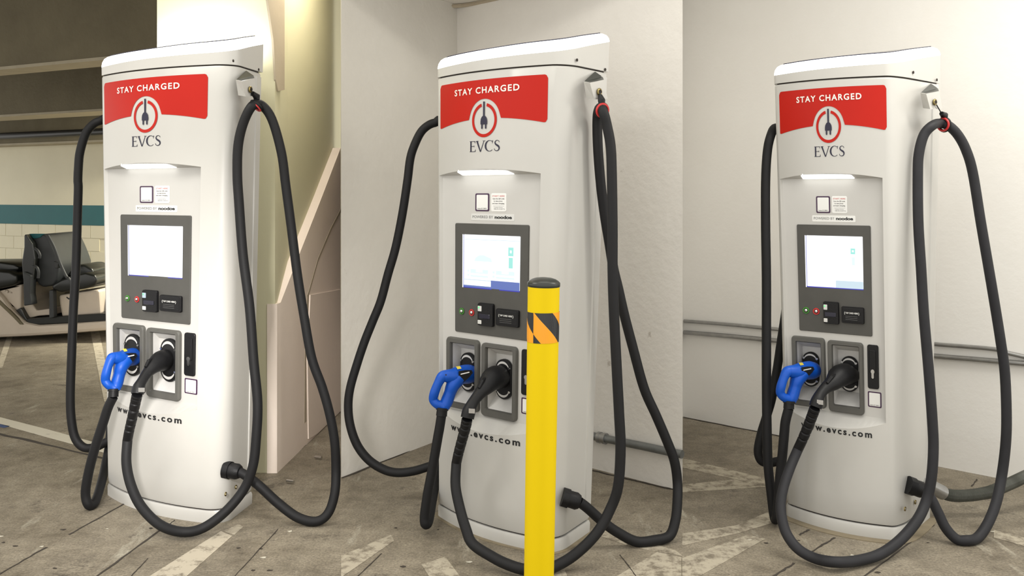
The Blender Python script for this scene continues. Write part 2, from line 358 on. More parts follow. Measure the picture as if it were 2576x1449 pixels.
# left bay: column, side wall and ramp stringer
XC = -1.176
colL = (395-1288)/FP*4.34
wedge('wall_column', [(colL, 4.34), (XC, 4.34), (XC-.02, 4.7), (colL-.1, 4.7)], 'cream')
wedge('wall_center_side', [(XC-.02, 4.6), (-1.118, 6.0), (-1.35, 6.0), (XC-.3, 4.65)], 'cream', 0, 3.1)
def side(px, py, off=0.0):                               # point on the side wall line seen at a pixel
    s = .0594; k = (px-1288)/FP
    d = (XC-s*4.34+off)/(k-s)
    return W(px, py, d)
def side_slab(name, pix, m, off, th, parent=None, st=True):
    p = [side(x, y, off) for x, y in pix]; vs, fs = prism(p, Vector((-th, 0, 0)))
    o = obj(name, vs, fs, m, parent)
    return struct(o) if st else o
ramp = side_slab('wall_ramp', [(697, 765), (706, 761), (760, 622), (812, 490), (857, 372), (857, 1036), (846, 1052), (830, 1064), (818, 1085), (800, 1096), (788, 1112), (768, 1120), (740, 1150), (718, 1170), (697, 1192)], 'pink', .012, .05)
side_slab('ramp_groove', [(858, 524), (858, 533), (836, 575), (800, 660), (778, 740), (772, 745), (776, 735), (800, 650), (832, 575)], 'tan', .0135, .004, ramp, False)
side_slab('ramp_groove', [(773, 742), (777, 742), (770, 900), (771, 1060), (766, 1065), (767, 900)], 'tan', .0135, .004, ramp, False)
side_slab('ramp_panel', [(781, 742), (857, 728), (857, 1034), (800, 1090), (777, 1104), (774, 905)], 'pink', .018, .012, ramp, False)
side_slab('wall_shade_patch', [(672, -10), (716, -10), (716, 226), (700, 229), (694, 200), (688, 100)], 'tan', .006, .01)  # tan plate added for a shadow-like patch, shade put into its colour
# left bay: roof beams and far block wall
dirb = Vector((math.cos(math.radians(25.6)), -math.sin(math.radians(25.6)), 0))
def beam(name, d0, zb, zt, thick, m='beam', edge='beamlit', x0=-6):
    A = W(0, 490, d0); A.z = 0; a = A-dirb*3.2; b = A+dirb*(2.9 if d0 < 8 else 6); n = Vector((math.sin(math.radians(25.6)), math.cos(math.radians(25.6)), 0))
    q = [a, b, b+n*thick, a+n*thick]
    vs = [p+Vector((0, 0, zb)) for p in q]+[p+Vector((0, 0, zt)) for p in q]
    o = obj(name, vs, BF, m); struct(o)
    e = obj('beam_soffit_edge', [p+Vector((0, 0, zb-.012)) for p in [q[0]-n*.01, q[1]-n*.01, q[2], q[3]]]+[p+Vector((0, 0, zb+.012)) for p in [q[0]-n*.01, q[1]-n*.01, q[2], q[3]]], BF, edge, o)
    return o
beam('trim_3', 7.0, 2.39, 3.11, .22)
beam('trim_4', 10.0, 2.28, 3.11, .35)
DW = 12.4
Aw = W(0, 490, DW); Aw.z = 0
nw = Vector((math.sin(math.radians(25.6)), math.cos(math.radians(25.6)), 0))
def wallp(s, z, o=0.0): return Aw+dirb*s-nw*o+Vector((0, 0, z))   # along the far wall; o = proud of it
def wbox(s0, s1, z0, z1, o0, o1):
    return [wallp(s0, z0, o1), wallp(s1, z0, o1), wallp(s1, z0, o0), wallp(s0, z0, o0), wallp(s0, z1, o1), wallp(s1, z1, o1), wallp(s1, z1, o0), wallp(s0, z1, o0)], [(0, 1, 2, 3), (4, 7, 6, 5), (0, 4, 5, 1), (1, 5, 6, 2), (2, 6, 7, 3), (3, 7, 4, 0)]
zst, zsb = 1.24, .975
wb = struct(obj('wall_back', *wbox(-4, 5.2, 0, 3.11, -.3, 0), 'creamfar'))
obj('plaster_band', *wbox(-4, 5.2, zst, 2.06, 0, .012), 'creamfar', wb)
obj('painted_stripe', *wbox(-4, 5.2, zsb, zst, 0, .013), 'teal', wb)
obj('ledge', *wbox(-4, 5.2, 2.06, 3.1, 0, .30), 'beam', wb)
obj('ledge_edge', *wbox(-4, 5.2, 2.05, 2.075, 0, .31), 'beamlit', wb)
bh, bl = .172, .345
me_blk = None
for r in range(6):
    z1 = zsb-r*bh-.004; z0 = z1-bh+.007
    s = -.9+(bl/2 if r % 2 else 0)
    while s < 2.0:
        vs, fs = wbox(.0035, bl-.0035, -bh+.0035, -.0035, 0, .010)
        if me_blk is None:
            base = wallp(0, 0)
            vv = [v-base for v in vs]; me_blk = bpy.data.meshes.new('block')
            me_blk.from_pydata(vv, [], fs); me_blk.materials.append(M['creamfar'])
        o = link('block', me_blk, wb); o.location = wallp(s, zsb-r*bh)+nw*random.uniform(-.001, .002); s += bl
pp = tube([wallp(-3, 1.38+.150*12.4/2.2-.62+.56, .45), wallp(3.2, 1.38+.150*12.4/2.2-.62+.56, .45)], .045, 10)
tag(obj('overhead_pipe', *pp, 'pipeblk', smooth=60), 'black iron pipe running below the ceiling beams, above the teal striped wall', 'pipe')

# ------------------------------------------------------------------ chargers
CH = {1: dict(b=[(267, 1241), (560, 1322), (632, 1266)], t=[250, 585, 655], zs=1.925),
      2: dict(b=[(1098, 1294), (1400, 1396), (1481, 1339)], t=[1095, 1425, 1525], zs=1.885),
      3: dict(b=[(1974, 1296), (2270, 1360), (2337, 1303.5)], t=[1942, 2255, 2362], zs=1.857)}
ZMAP = {1: [(0, 0), (2, 2.048)], 2: [(0, 0), (2, 2)], 3: [(0, 0), (.4, .406), (.8, .802), (1.26, 1.254), (1.46, 1.445), (1.85, 1.823), (2.1, 2.069)]}
KU = {1: .957, 2: 1.0, 3: 1.035}
def lerpmap(tab, x):
    for (a, b), (c, d) in zip(tab, tab[1:]):
        if x <= c or (c, d) == tab[-1]: return b+(d-b)*(x-a)/(c-a)
for c in CH.values():
    c['d'] = [FP*HC/(y-HY) for x, y in c['b']]
    c['xb'] = [(x-1288)/FP*d for (x, y), d in zip(c['b'], c['d'])]
    c['xt'] = [(x-1288)/FP*d for x, d in zip(c['t'], c['d'])]
BOW = .06
class Charger:
    def __init__(s, i): s.i = i; s.c = CH[i]
    def edges(s, z):
        c = s.c; k = z/c['zs']
        e = [Vector((c['xb'][i]+(c['xt'][i]-c['xb'][i])*k, c['d'][i], z)) for i in range(3)]
        a = (e[1]-e[0]); ah = a.normalized(); n = Vector((a.y, -a.x, 0)).normalized()
        sv = e[2]-e[1]; al = sv.dot(ah); be = sv.dot(-n)
        e.append(e[0]-ah*al-n*be if al < 0 else e[0]-n*be+ah*min(al, .02))
        return e, ah, n
    def raw(s, u, t, z, off=0):               # z in real metres
        e, ah, n = s.edges(z)
        p = (e[0]*(1-u)+e[1]*u)*(1-t)+(e[3]*(1-u)+e[2]*u)*t
        return p+n*off
    def uw(s, u):
        k = KU[s.i]; return u*k if u < .9 else .9*k+(u-.9)*(1-.9*k)/.1
    def zw(s, z): return lerpmap(ZMAP[s.i], z)
    def P(s, u, t, z, off=0): return s.raw(s.uw(u), t, s.zw(z), off)
    def face(s, u, z, off=0): return s.P(u, 0, z, 4*BOW*u*(1-u)+off)      # on the bowed skin
    def pan(s, u, z, off=0): return s.P(u, 0, z, off)                     # on the flat recessed panel
    def inv(s, px, py, off):                  # point of the plane `off` in front of the panel seen at a pixel
        r = Vector(((px-1288)/FP, 1, -(py-HY)/FP)); O = Vector((0, 0, HC)); z = HC
        for _ in range(4):
            e, ah, n = s.edges(z); t = (e[0]+n*off-O).dot(n)/r.dot(n); z = (O+r*t).z
        return O+r*t
    def sidep(s, t, z, off=0):
        e, ah, n = s.edges(s.zw(z)); sv = e[2]-e[1]; m = Vector((sv.y, -sv.x, 0)).normalized()
        return e[1]+sv*t+m*off
    def sideinv(s, px, py, off=0):
        r = Vector(((px-1288)/FP, 1, -(py-HY)/FP)); O = Vector((0, 0, HC)); z = HC
        for _ in range(4):
            e, ah, n = s.edges(z); sv = e[2]-e[1]; m = Vector((sv.y, -sv.x, 0)).normalized()
            t = (e[1]+m*off-O).dot(m)/r.dot(m); z = (O+r*t).z
        return O+r*t
def outline():                                # plan outline (u, t) from back left round the front to back right
    pts = [(0, 1), (0, .75), (0, .5), (0, .30)]
    for k in range(0, 6):
        a = PI/2*k/5; pts.append((.045*(1-math.sin(a)), .14*(1-math.cos(a)))) if False else pts.append((.045-.045*math.cos(a), .16*(1-math.sin(a))))
    us = [.05, .075, .11, .15, .2, .25, .3, .35, .4, .45, .5, .55, .6, .65, .7, .75, .8, .84, .865, .885, .90]
    pts += [(u, 0) for u in us]
    for k in range(1, 9):
        a = PI/2*k/8; pts.append((.91+.09*math.sin(a), .30*(1-math.cos(a))))
    pts += [(1, .5), (1, .7), (1, .85), (1, 1)]
    return pts
OUT = outline()
UL, UR = .05, .865
def rbox(f, u0, u1, z0, z1, o0, o1, r=.25, n=4, aspect=1.0):     # rounded rectangle slab on surface f
    pts = []; wu = (u1-u0); wz = (z1-z0); ru = min(wu, wz/1.0)*r; rz = min(wu, wz)*r
    L = .68; ru = r; rz = r*L
    for cx_, cz_, a0 in [(u1-ru, z1-rz, 0), (u0+ru, z1-rz, 90), (u0+ru, z0+rz, 180), (u1-ru, z0+rz, 270)]:
        for k in range(n+1):
            a = math.radians(a0+90*k/n); pts.append((cx_+ru*math.cos(a), cz_+rz*math.sin(a)))
    N = len(pts); e = .003
    vs = [f(u, z, o0) for u, z in pts]+[f(u, z, o1-(o1-o0)*.3) for u, z in pts]
    cu, cz = (u0+u1)/2, (z0+z1)/2
    q = min(.004, rz)/max(wu*L, wz)
    vs += [f(u+(cu-u)*min(.12, .003/(wu*L)), z+(cz-z)*min(.12, .003/wz), o1) for u, z in pts]
    fs = [tuple(range(N-1, -1, -1)), tuple(range(2*N, 3*N))]
    for l in (0, 1): fs += [(l*N+i, l*N+(i+1) % N, (l+1)*N+(i+1) % N, (l+1)*N+i) for i in range(N)]
    return vs, fs
def decal_text(f, s, u0, u1, zb, cap, off=.0012, bold=0.0, spacing=1.0, zb1=None, raw=None):
    vs, fs = raw or get_text(s, bold, spacing); zb1 = zb if zb1 is None else zb1
    return [f(u0+(u1-u0)*x, zb+(zb1-zb)*x+y*cap, off) for x, y in vs], fs
def flatpoly(f, pts, off=.001):
    vs = [f(u, z, off) for u, z in pts]
    tr = tessellate_polygon([[Vector((u, z, 0)) for u, z in pts]]); return vs, [tuple(t) for t in tr]

def build_charger(i, label, detail):
    C = Charger(i); base = C.raw(.5, .5, 0)
    root = empty('charging_station', base); tag(root, label, 'charger', 'tall white charging stations')
    f, p = C.face, C.pan
    B = lambda nm, vf, m, par=root, sm=0: obj(nm, vf[0], vf[1], m, par, sm)
    def op(u, t, z, grow=0.0, back=0.0):
        q = C.P(u, t, z, 4*BOW*u*(1-u)*(1-t)*(1 if t < .31 else 0))
        if grow or back:
            c = C.P(.5, .5, z); d = q-c; q = q+d.normalized()*grow
            if t > .6: q = q-C.edges(1)[2]*back*(t-.6)/.4
        return q
    # base plinth
    def ring_solid(levels, name, m, sm=35, top=True, bot=True, mats=None):
        mb = MB(); N = len(OUT)
        for z, g, bk in levels: mb.v += [op(u, t, z if not callable(z) else z(u, t), g, bk) for u, t in OUT]
        for l in range(len(levels)-1):
            for k in range(N): mb.f.append((l*N+k, l*N+(k+1) % N, (l+1)*N+(k+1) % N, (l+1)*N+k))
        if bot: mb.f.append(tuple(range(N)))
        if top: mb.f.append(tuple(range((len(levels)-1)*N, len(levels)*N)))
        return obj(name, mb.v, mb.f, m, root, sm)
    ring_solid([(0, .004, 0), (.040, .004, 0), (.050, -.001, 0)], 'base_plinth', 'white')
    ring_solid([(.049, -.012, 0), (.058, -.012, 0)], 'base_seam', 'gap')
    # main body with the recess cut out of its front
    zbot = lambda u: .466-.045*max(0, 1-((u-.47)/.42)**2)
    ztop = lambda u: 1.462+.022*max(0, 1-((u-.46)/.41)**2)
    rows = []
    N = len(OUT)
    def zrow(j, u, t):
        inr = (t == 0 and UL <= u <= UR)
        zb = zbot(u) if inr else .466; zt = ztop(u) if inr else 1.462
        if j == 0: return .056
        if j == 1: return .075
        if j < 6: return .075+(zb-.075)*(j-1)/4 if j < 5 else zb
        return None
    LV = [lambda u, t: .056, lambda u, t: .066]
    def mk(k, n): return lambda u, t: .066+((zbot(u) if t == 0 and UL <= u <= UR else .466)-.066)*k/n
    LV += [mk(k, 4) for k in range(1, 5)]
    iz = len(LV)-1
    def mk2(k, n): return lambda u, t: (lambda a, b: a+(b-a)*k/n)((zbot(u) if t == 0 and UL <= u <= UR else .466), (ztop(u) if t == 0 and UL <= u <= UR else 1.462))
    LV += [mk2(k, 4) for k in range(1, 5)]
    it = len(LV)-1
    def mk3(k, n): return lambda u, t: (lambda a: a+(1.872-a)*k/n)(ztop(u) if t == 0 and UL <= u <= UR else 1.462)
    LV += [mk3(k, 4) for k in range(1, 5)]+[lambda u, t: 1.878]
    mb = MB(); iu = [k for k, (u, t) in enumerate(OUT) if t == 0 and UL-1e-6 <= u <= UR+1e-6]; k0, k1 = iu[0], iu[-1]
    # skip duplicate at u=.045 arc end
    for j, L in enumerate(LV):
        g = -.004 if j == 0 or j == len(LV)-1 else 0
        mb.v += [op(u, t, L(u, t), g) for u, t in OUT]
    for l in range(len(LV)-1):
        for k in range(N):
            if iz <= l < it and k0 <= k < k1: continue
            mb.f.append((l*N+k, l*N+(k+1) % N, (l+1)*N+(k+1) % N, (l+1)*N+k))
    mb.f.append(tuple(range((len(LV)-1)*N, len(LV)*N)))
    obj('body_shell', mb.v, mb.f, 'white', root, 30)
    # recess soffit, ledge and cheeks
    mb = MB()
    uu = [OUT[k][0] for k in iu]
    for a, b in zip(uu, uu[1:]):
        mb.add([f(a, ztop(a)), f(b, ztop(b)), p(b, 1.462), p(a, 1.462)], [(0, 1, 2, 3)])
    B('recess_soffit', (mb.v, mb.f), 'whiteb')
    mb = MB()
    for a, b in zip(uu, uu[1:]):
        mb.add([f(a, zbot(a)), f(b, zbot(b)), p(b, .472), p(a, .472)], [(0, 1, 2, 3)])
    B('recess_ledge', (mb.v, mb.f), 'white')
    for u in (UL, UR):
        q = [(f(u, .466+(1.462-.466)*k/4), p(u+(.014 if u == UL else -.002), .466+(1.462-.466)*k/4)) for k in range(5)]
        mb = MB()
        for (a, b), (c_, d_) in zip(q, q[1:]): mb.add([a, c_, d_, b], [(0, 1, 2, 3)])
        B('recess_cheek', (mb.v, mb.f), 'white')
    # flat panel with two pocket openings
    F1 = (.109, .385, .481, .778); F2 = (.407, .690, .475, .773)
    def inner(F): return (F[0]+.040, F[1]-.034, F[2]+.024, F[3]-.024)
    I1, I2 = inner(F1), inner(F2)
    ub = sorted([UL, I1[0], I1[1], I2[0], I2[1], UR]); zb_ = sorted([.466, .50, I1[2], I1[3], 1.0, 1.462])
    mb = MB()
    for a, b in zip(ub, ub[1:]):
        hole = (abs(a-I1[0]) < 1e-6 or abs(a-I2[0]) < 1e-6)
        zz = [.466, I1[2], I1[3], .9, 1.2, 1.462]
        for q, (c_, d_) in enumerate(zip(zz, zz[1:])):
            if hole and q == 1: continue
            mb.add([p(a, c_), p(b, c_), p(b, d_), p(a, d_)], [(0, 1, 2, 3)])
    B('recess_panel', (mb.v, mb.f), 'whiteb')
    for F, I in ((F1, I1), (F2, I2)):
        I = (I[0], I[1], I1[2], I1[3])
        # frame ring
        mb = MB(); pts = []; n = 5
        def rr(F_, r): 
            o = []
            for cx_, cz_, a0 in [(F_[1]-r, F_[3]-r*.68, 0), (F_[0]+r, F_[3]-r*.68, 90), (F_[0]+r, F_[2]+r*.68, 180), (F_[1]-r, F_[2]+r*.68, 270)]:
                for k in range(n+1):
                    a = math.radians(a0+90*k/n); o.append((cx_+r*math.cos(a), cz_+r*.68*math.sin(a)))
            return o
        G_ = lambda x: (F[0]+x, F[1]-x, F[2]+x*.68, F[3]-x*.68)
        lay = [(rr(F, .025), 0), (rr(F, .025), .010), (rr(G_(.006), .022), .016), (rr((I[0]-.006, I[1]+.006, I[2]-.004, I[3]+.004), .010), .016), (rr(I, .006), .010), (rr(I, .006), -.004)]
        K = len(lay[0][0])
        for pl, o_ in lay: mb.v += [p(u, z, o_) for u, z in pl]
        for l in range(len(lay)-1):
            for k in range(K): mb.f.append((l*K+k, l*K+(k+1) % K, (l+1)*K+(k+1) % K, (l+1)*K+k))
        fr = obj('holster_frame', mb.v, mb.f, 'frame', root, 40)
        # funnel pocket
        J = (I[0]+.004, I[1]-.004, I[2]+.045, I[3]-.030); dp = {1: -.03, 2: -.05, 3: -.07}[i]
        a = [p(I[0], I[2]), p(I[1], I[2]), p(I[1], I[3]), p(I[0], I[3])]; b = [p(J[0], J[2], dp), p(J[1], J[2], dp), p(J[1], J[3], dp), p(J[0], J[3], dp)]
        pk = obj('holster_pocket', a+b, [(0, 1, 5, 4), (1, 2, 6, 5), (2, 3, 7, 6), (3, 0, 4, 7), (4, 5, 6, 7)], 'pocket', root)
        # socket
        sx, sy = {(1, 0): (338, 892), (1, 1): (430, 905), (2, 0): (1181, 935), (2, 1): (1271, 953), (3, 0): (2041, 928), (3, 1): (2138, 940)}[(i, 0 if F is F1 else 1)]
        dp2 = dp+.004
        Cc = C.inv(sx, sy, dp2); e, ah, nn = C.edges(1)
        def cap_(r, h, o_, k=14):
            q = []
            for a_ in range(k+1): t_ = PI*a_/k; q.append((r*math.cos(t_), h+r*math.sin(t_)))
            for a_ in range(k+1): t_ = PI+PI*a_/k; q.append((r*math.cos(t_), -h+r*math.sin(t_)))
            return [Cc+ah*x+Vector((0, 0, z))+nn*o_ for x, z in q]
        wscale = {1: .055, 2: .042, 3: .034}[i]
        mb = MB(); rings = [cap_(wscale, .040, 0), cap_(wscale, .040, .012), cap_(wscale*.93, .040, .015)]
        K = len(rings[0])
        for r_ in rings: mb.v += r_
        for l in range(2):
            for k in range(K): mb.f.append((l*K+k, l*K+(k+1) % K, (l+1)*K+(k+1) % K, (l+1)*K+k))
        mb.f.append(tuple(range(2*K, 3*K)))
        so = obj('socket', mb.v, mb.f, 'black', root, 40)
        for sg_ in (1, -1):
            q = [Cc+ah*(wscale*.80*math.cos(a_))+Vector((0, 0, sg_*(.040+wscale*.80*math.sin(a_))))+nn*.0158 for a_ in [math.radians(25+130*k/12) for k in range(13)]]
            q += [Cc+ah*(wscale*.74*math.cos(a_))+Vector((0, 0, sg_*(.040+wscale*.58*math.sin(a_))))+nn*.0158 for a_ in [math.radians(155-130*k/12) for k in range(13)]]
            obj('socket_gap', q, [(k, k+1, 24-k, 25-k) for k in range(12)], 'pocket', so)
        for sx_, sz_ in ((-.85, .048), (.85, .048), (-.85, -.048), (.85, -.048)):
            cc = Cc+ah*sx_*wscale*.95+Vector((0, 0, sz_))+nn*.019
            q = [cc+ah*.005*math.cos(2*PI*k/8)+Vector((0, 0, .005*math.sin(2*PI*k/8))) for k in range(8)]
            vs, fs = prism(q, -nn*.006); obj('socket_screw', vs, fs, 'silver', so)
    # head: gasket, tilted cap, glowing rim, dark top
    ring_solid([(1.874, -.010, 0), (1.892, -.010, 0)], 'head_gasket', 'gap')
    zg = lambda u, t: 1.919+.074*t+.014*u
    hg = .002; hb = .012
    ring_solid([(1.8835, hg, hb), (lambda u, t: zg(u, t), hg, hb)], 'head_cap', 'white')
    mb = MB(); prof = [(0, 0), (.0, .006), (-.004, .022), (-.014, .037), (-.030, .046), (-.040, .048)]
    for dx, dz in prof: mb.v += [op(u, t, zg(u, t)+dz-.012*t*dz/.048, hg+dx, hb) for u, t in OUT]
    for l in range(len(prof)-1):
        for k in range(N): mb.f.append((l*N+k, l*N+(k+1) % N, (l+1)*N+(k+1) % N, (l+1)*N+k))
    mb.f.append(tuple(range(N)))
    obj('light_rim', mb.v, mb.f, 'glow', root, 60)
    tp = [op(u, t, zg(u, t)+.048-.012*t, hg-.040, hb) for u, t in OUT]; tp2 = [v+Vector((0, 0, .004)) for v in tp]
    obj('top_cover', tp+tp2, [tuple(range(N, 2*N))]+[(k, (k+1) % N, (k+1) % N+N, k+N) for k in range(N)], 'gloss', root)
    # red sign with logo
    ucs, zcs = (.478, 1.681)
    Lz = (C.edges(C.zw(zcs))[0][1]-C.edges(C.zw(zcs))[0][0]).length*KU[i]
    ms = Lz/.712                                            # keep round things round-ish in the photo's proportions
    def lg(x, z): return (ucs+x/.712, zcs+z)
    u0, u1 = .066, .900; n = 90; top = []; bot = []
    for k in range(n+1):
        u = u0+(u1-u0)*k/n
        zt = 1.8455; zb = 1.6585+.030*(1-((u-ucs)/.415)**2)
        r = .022
        for e_ in (u-u0, u1-u):
            if e_ < r: zt -= .015*(1-math.sqrt(max(0, 1-((r-e_)/r)**2)))
        if u1-u < r: zb += .015*(1-math.sqrt(max(0, 1-((r-(u1-u))/r)**2)))
        if u-u0 < .01: zb += .004*(1-(u-u0)/.01)
        x = (u-ucs)*.712
        if abs(x) < .086: zb = max(zb, zcs+math.sqrt(.086**2-x*x))
        top.append((u, zt)); bot.append((u, zb))
    mb = MB()
    for k in range(n): mb.add([f(*bot[k], .0015), f(*bot[k+1], .0015), f(*top[k+1], .0015), f(*top[k], .0015)], [(0, 1, 2, 3)])
    sg = B('sign_panel', (mb.v, mb.f), 'red')
    for vf in islands(*decal_text(f, 'STAY CHARGED', .222, .728, 1.7905, .026, .003, .022, 1.22)): B('letter', vf, 'signtext', sg)
    # power ring
    mb = MB(); a0 = math.radians(103); 
    for k in range(48):
        a, b = a0+(2*PI-math.radians(26))*k/48, a0+(2*PI-math.radians(26))*(k+1)/48
        mb.add([f(*lg(r*math.cos(t), r*math.sin(t)), .002) for r, t in ((.0565, a), (.069, a), (.069, b), (.0565, b))], [(0, 1, 2, 3)])
    B('logo_ring', (mb.v, mb.f), 'red', sg)
    pl = [(-.0045, .075), (-.0045, .018), (-.011, .014), (-.0165, .006), (-.0185, -.004), (-.0185, -.017), (-.0145, -.017), (-.0145, -.033), (-.0105, -.036), (-.0065, -.033), (-.0065, -.017),
          (.0065, -.017), (.0065, -.033), (.0105, -.036), (.0145, -.033), (.0145, -.017), (.0185, -.017), (.0185, -.004), (.0165, .006), (.011, .014), (.0045, .018), (.0045, .075)]
    B('logo_plug', flatpoly(f, [lg(x, z) for x, z in pl], .003), 'navy', sg)
    B('brand_lettering', decal_text(f, '', .362, .598, 1.555, .043, .0015, raw=serif_word()), 'navy')
    B('url_lettering', decal_text(f, 'www.evcs.com', .190, .765, .398, .027, .0015, .030, 1.35), 'ink')
    # task lamp under the arch
    za, zc = 1.4625, 1.4645
    q = []
    for u, o_ in [(.238, .006), (.242, .040), (.255, .046), (.62, .046), (.638, .040), (.645, .006)]:
        q.append((u, o_))
    vs = [p(u, za+.004+.018*o_/.052, o_) for u, o_ in q]+[p(u, za-.003+.018*o_/.052, o_) for u, o_ in q]
    K = len(q)
    obj('task_lamp', vs, [tuple(range(K)), tuple(range(2*K-1, K-1, -1))]+[(k, (k+1) % K, (k+1) % K+K, k+K) for k in range(K)], 'lamp', root)
    # stickers
    st = B('sticker', rbox(p, .337, .450, 1.312, 1.386, 0, .0012, .010, 3), 'purple')
    B('sticker_face', rbox(p, .348, .439, 1.318, 1.380, .001, .0018, .006, 3), 'sticker', st)
    B('sticker_lettering', decal_text(p, 'Station ID: 200011', .356, .431, 1.3215, .0045, .0022, .01, 1.0), 'ink', st)
    st = B('sticker', rbox(p, .463, .583, 1.312, 1.386, 0, .0010, .010, 3), 'sticker')
    B('sticker_lettering', decal_text(p, 'START HERE', .474, .569, 1.3722, .0058, .0016, .01, 1.2), 'redring', st)
    for s_, a, b, z in [('Scan the QR code', .477, .567, 1.3615), ('to view prices', .484, .553, 1.3520), ('and start charging', .474, .567, 1.3425)]:
        B('sticker_lettering', decal_text(p, s_, a, b, z, .0052, .0016, .008), 'ink', st)
    B('sticker_rule', flatpoly(p, [(.48, 1.334), (.566, 1.334), (.566, 1.3346), (.48, 1.3346)], .0016), 'inkgrey', st)
    B('sticker_lettering', decal_text(p, 'Customer Service', .487, .555, 1.3275, .0038, .0016), 'inkgrey', st)
    B('sticker_lettering', decal_text(p, '+888-300-3333(EVCS)', .485, .572, 1.3205, .0038, .0016), 'inkgrey', st)
    st = B('sticker', rbox(p, .302, .645, 1.2735, 1.3015, 0, .0010, .006, 3), 'stickerg' if i == 2 else 'sticker')
    B('sticker_lettering', decal_text(p, 'POWERED BY', .316, .480, 1.2835, .0115, .0016, -.004), 'inkgrey', st)
    B('sticker_lettering', decal_text(p, 'noodoe', .494, .627, 1.2830, .0130, .0018, .035, .95), 'ink', st)
    # bezel with screen
    u0, u1, z0, z1 = .176, .760, .803, 1.2605
    bz = B('control_bezel', rbox(p, u0, u1, z0, z1, 0, .006, .010, 3), 'bezel')
    S4 = (.240, .700, .9925, 1.2145)
    sc = B('screen', rbox(p, S4[0]+.012, S4[1], S4[2]+.004, S4[3], .005, .0075, .004, 2), 'screen', root)
    B('screen_edge', flatpoly(p, [(S4[0], S4[2]), (S4[0]+.008, S4[2]), (S4[0]+.008, S4[3]), (S4[0], S4[3])], .0065), 'screen', sc)
    B('screen_edge', flatpoly(p, [(S4[0]+.008, S4[2]), (S4[0]+.014, S4[2]+.004), (S4[0]+.014, S4[3]-.002), (S4[0]+.008, S4[3]-.002)], .0068), 'scredge', sc)
    B('screen_edge', flatpoly(p, [(S4[0]+.012, S4[2]), (S4[1], S4[2]), (S4[1], S4[2]+.0045), (S4[0]+.012, S4[2]+.0045)], .0068), 'scredge', sc)
    def sx_(x): return S4[0]+.012+(S4[1]-S4[0]-.012)*x
    def sz_(z): return S4[2]+.004+(S4[3]-S4[2]-.004)*z
    def sq(x0, x1, y0, y1, m, o_=.0082): B('screen_graphic', flatpoly(p, [(sx_(x0), sz_(y0)), (sx_(x1), sz_(y0)), (sx_(x1), sz_(y1)), (sx_(x0), sz_(y1))], o_), m, sc)
    if detail == 2:
        sq(0.50, 1, 0, .155, 'scrblue'); sq(0, .5, .0, .035, 'scrblue'); sq(0, .5, .135, .15, 'scrpale')
        sq(.80, .89, .63, .79, 'scrteal'); sq(.81, .88, .405, .60, 'scrteal'); sq(.83, .86, .685, .735, 'screen', .0086)
        sq(.0, 1, .905, .915, 'scrpale')
        for a in (.13, .59):
            sq(a, a+.32, .27, .29, 'scrsoft'); sq(a, a+.32, .20, .23, 'scrsoft'); sq(a, a+.10, .29, .345, 'scrsoft'); sq(a+.22, a+.32, .29, .345, 'scrsoft'); sq(a-.06, a-.025, .29, .33, 'scrsoft'); sq(a-.06, a-.025, .21, .25, 'scrsoft')
        car = [(.20, .50), (.22, .565), (.29, .615), (.37, .62), (.44, .59), (.50, .565), (.52, .50)]
        B('screen_graphic', flatpoly(p, [(sx_(a), sz_(b)) for a, b in car], .0082), 'scrsoft', sc)
        sq(.22, .46, .47, .478, 'scrsoft')
    if detail == 3:
        sq(.52, 1, 0, .14, 'scrpale'); sq(.79, .87, .66, .77, 'scrteal'); sq(.815, .845, .70, .735, 'screen', .0086); sq(.81, .86, .45, .60, 'scrsoft')
    # buttons
    e, ah, nn = C.edges(1)
    for (u, z), m in (((.237, .8915), 'green'), ((.321, .8905), 'redring')):
        c0 = p(u, z, .006); ax = ah*ms
        vs, fs = torus((0, 0, 0), (0, 1, 0), .0115, .003, 20, 6)
        b_ = obj('button', [c0+ah*v.x+Vector((0, 0, v.z))+nn*(v.y+.002) for v in vs], fs, m, root, 60)
        vs = []; fs = []
        for r_, h in ((.008, 0), (.0078, .006), (.005, .009), (.0, .010)):
            vs += [c0+ah*r_*math.cos(2*PI*k/14)+Vector((0, 0, r_*math.sin(2*PI*k/14)))+nn*h for k in range(14)]
        for l in range(3): fs += [(l*14+k, l*14+(k+1) % 14, (l+1)*14+(k+1) % 14, (l+1)*14+k) for k in range(14)]
        obj('button_cap', vs, fs, 'silver', b_, 60)
    # card reader with slot
    r1 = B('card_reader', rbox(p, .384, .507, .843, .936, .006, .020, .010, 3), 'black')
    B('reader_slot', rbox(p, .398, .485, .874, .892, .019, .0225, .003, 2), 'gloss', r1)
    B('reader_tab', rbox(p, .388, .418, .850, .866, .0195, .0212, .003, 2), 'stickerg', r1)
    B('reader_tab', rbox(p, .388, .418, .902, .924, .0195, .0212, .003, 2), 'scrpale' if i == 1 else 'stickerg', r1)
    B('reader_led', rbox(p, .392, .402, .914, .921, .0212, .0222, .003, 2), 'greenled', r1)
    r2 = B('card_reader', rbox(p, .528, .704, .852, .9205, .006, .018, .010, 3), 'black')
    B('reader_inset', rbox(p, .539, .693, .858, .9145, .0175, .0188, .006, 2), 'black', r2)
    B('reader_lettering', decal_text(p, 'TAP CARD HERE', .562, .660, .8920, .0068, .0195, .02), 'sticker', r2)
    for c_, a, b in ((('('), .553, .559), ((')'), .663, .669)):
        B('reader_lettering', decal_text(p, c_, a, b, .8905, .0095, .0195, .03), 'sticker', r2)
    for z in (.881, .874, .867): B('reader_lettering', flatpoly(p, [(.562, z), (.655, z), (.655, z+.0012), (.562, z+.0012)], .0195), 'inkgrey', r2)
    # lock plate with keyhole
    lk = B('lock_plate', rbox(p, .720, .805, .589, .769, 0, .008, .014, 3), 'black')
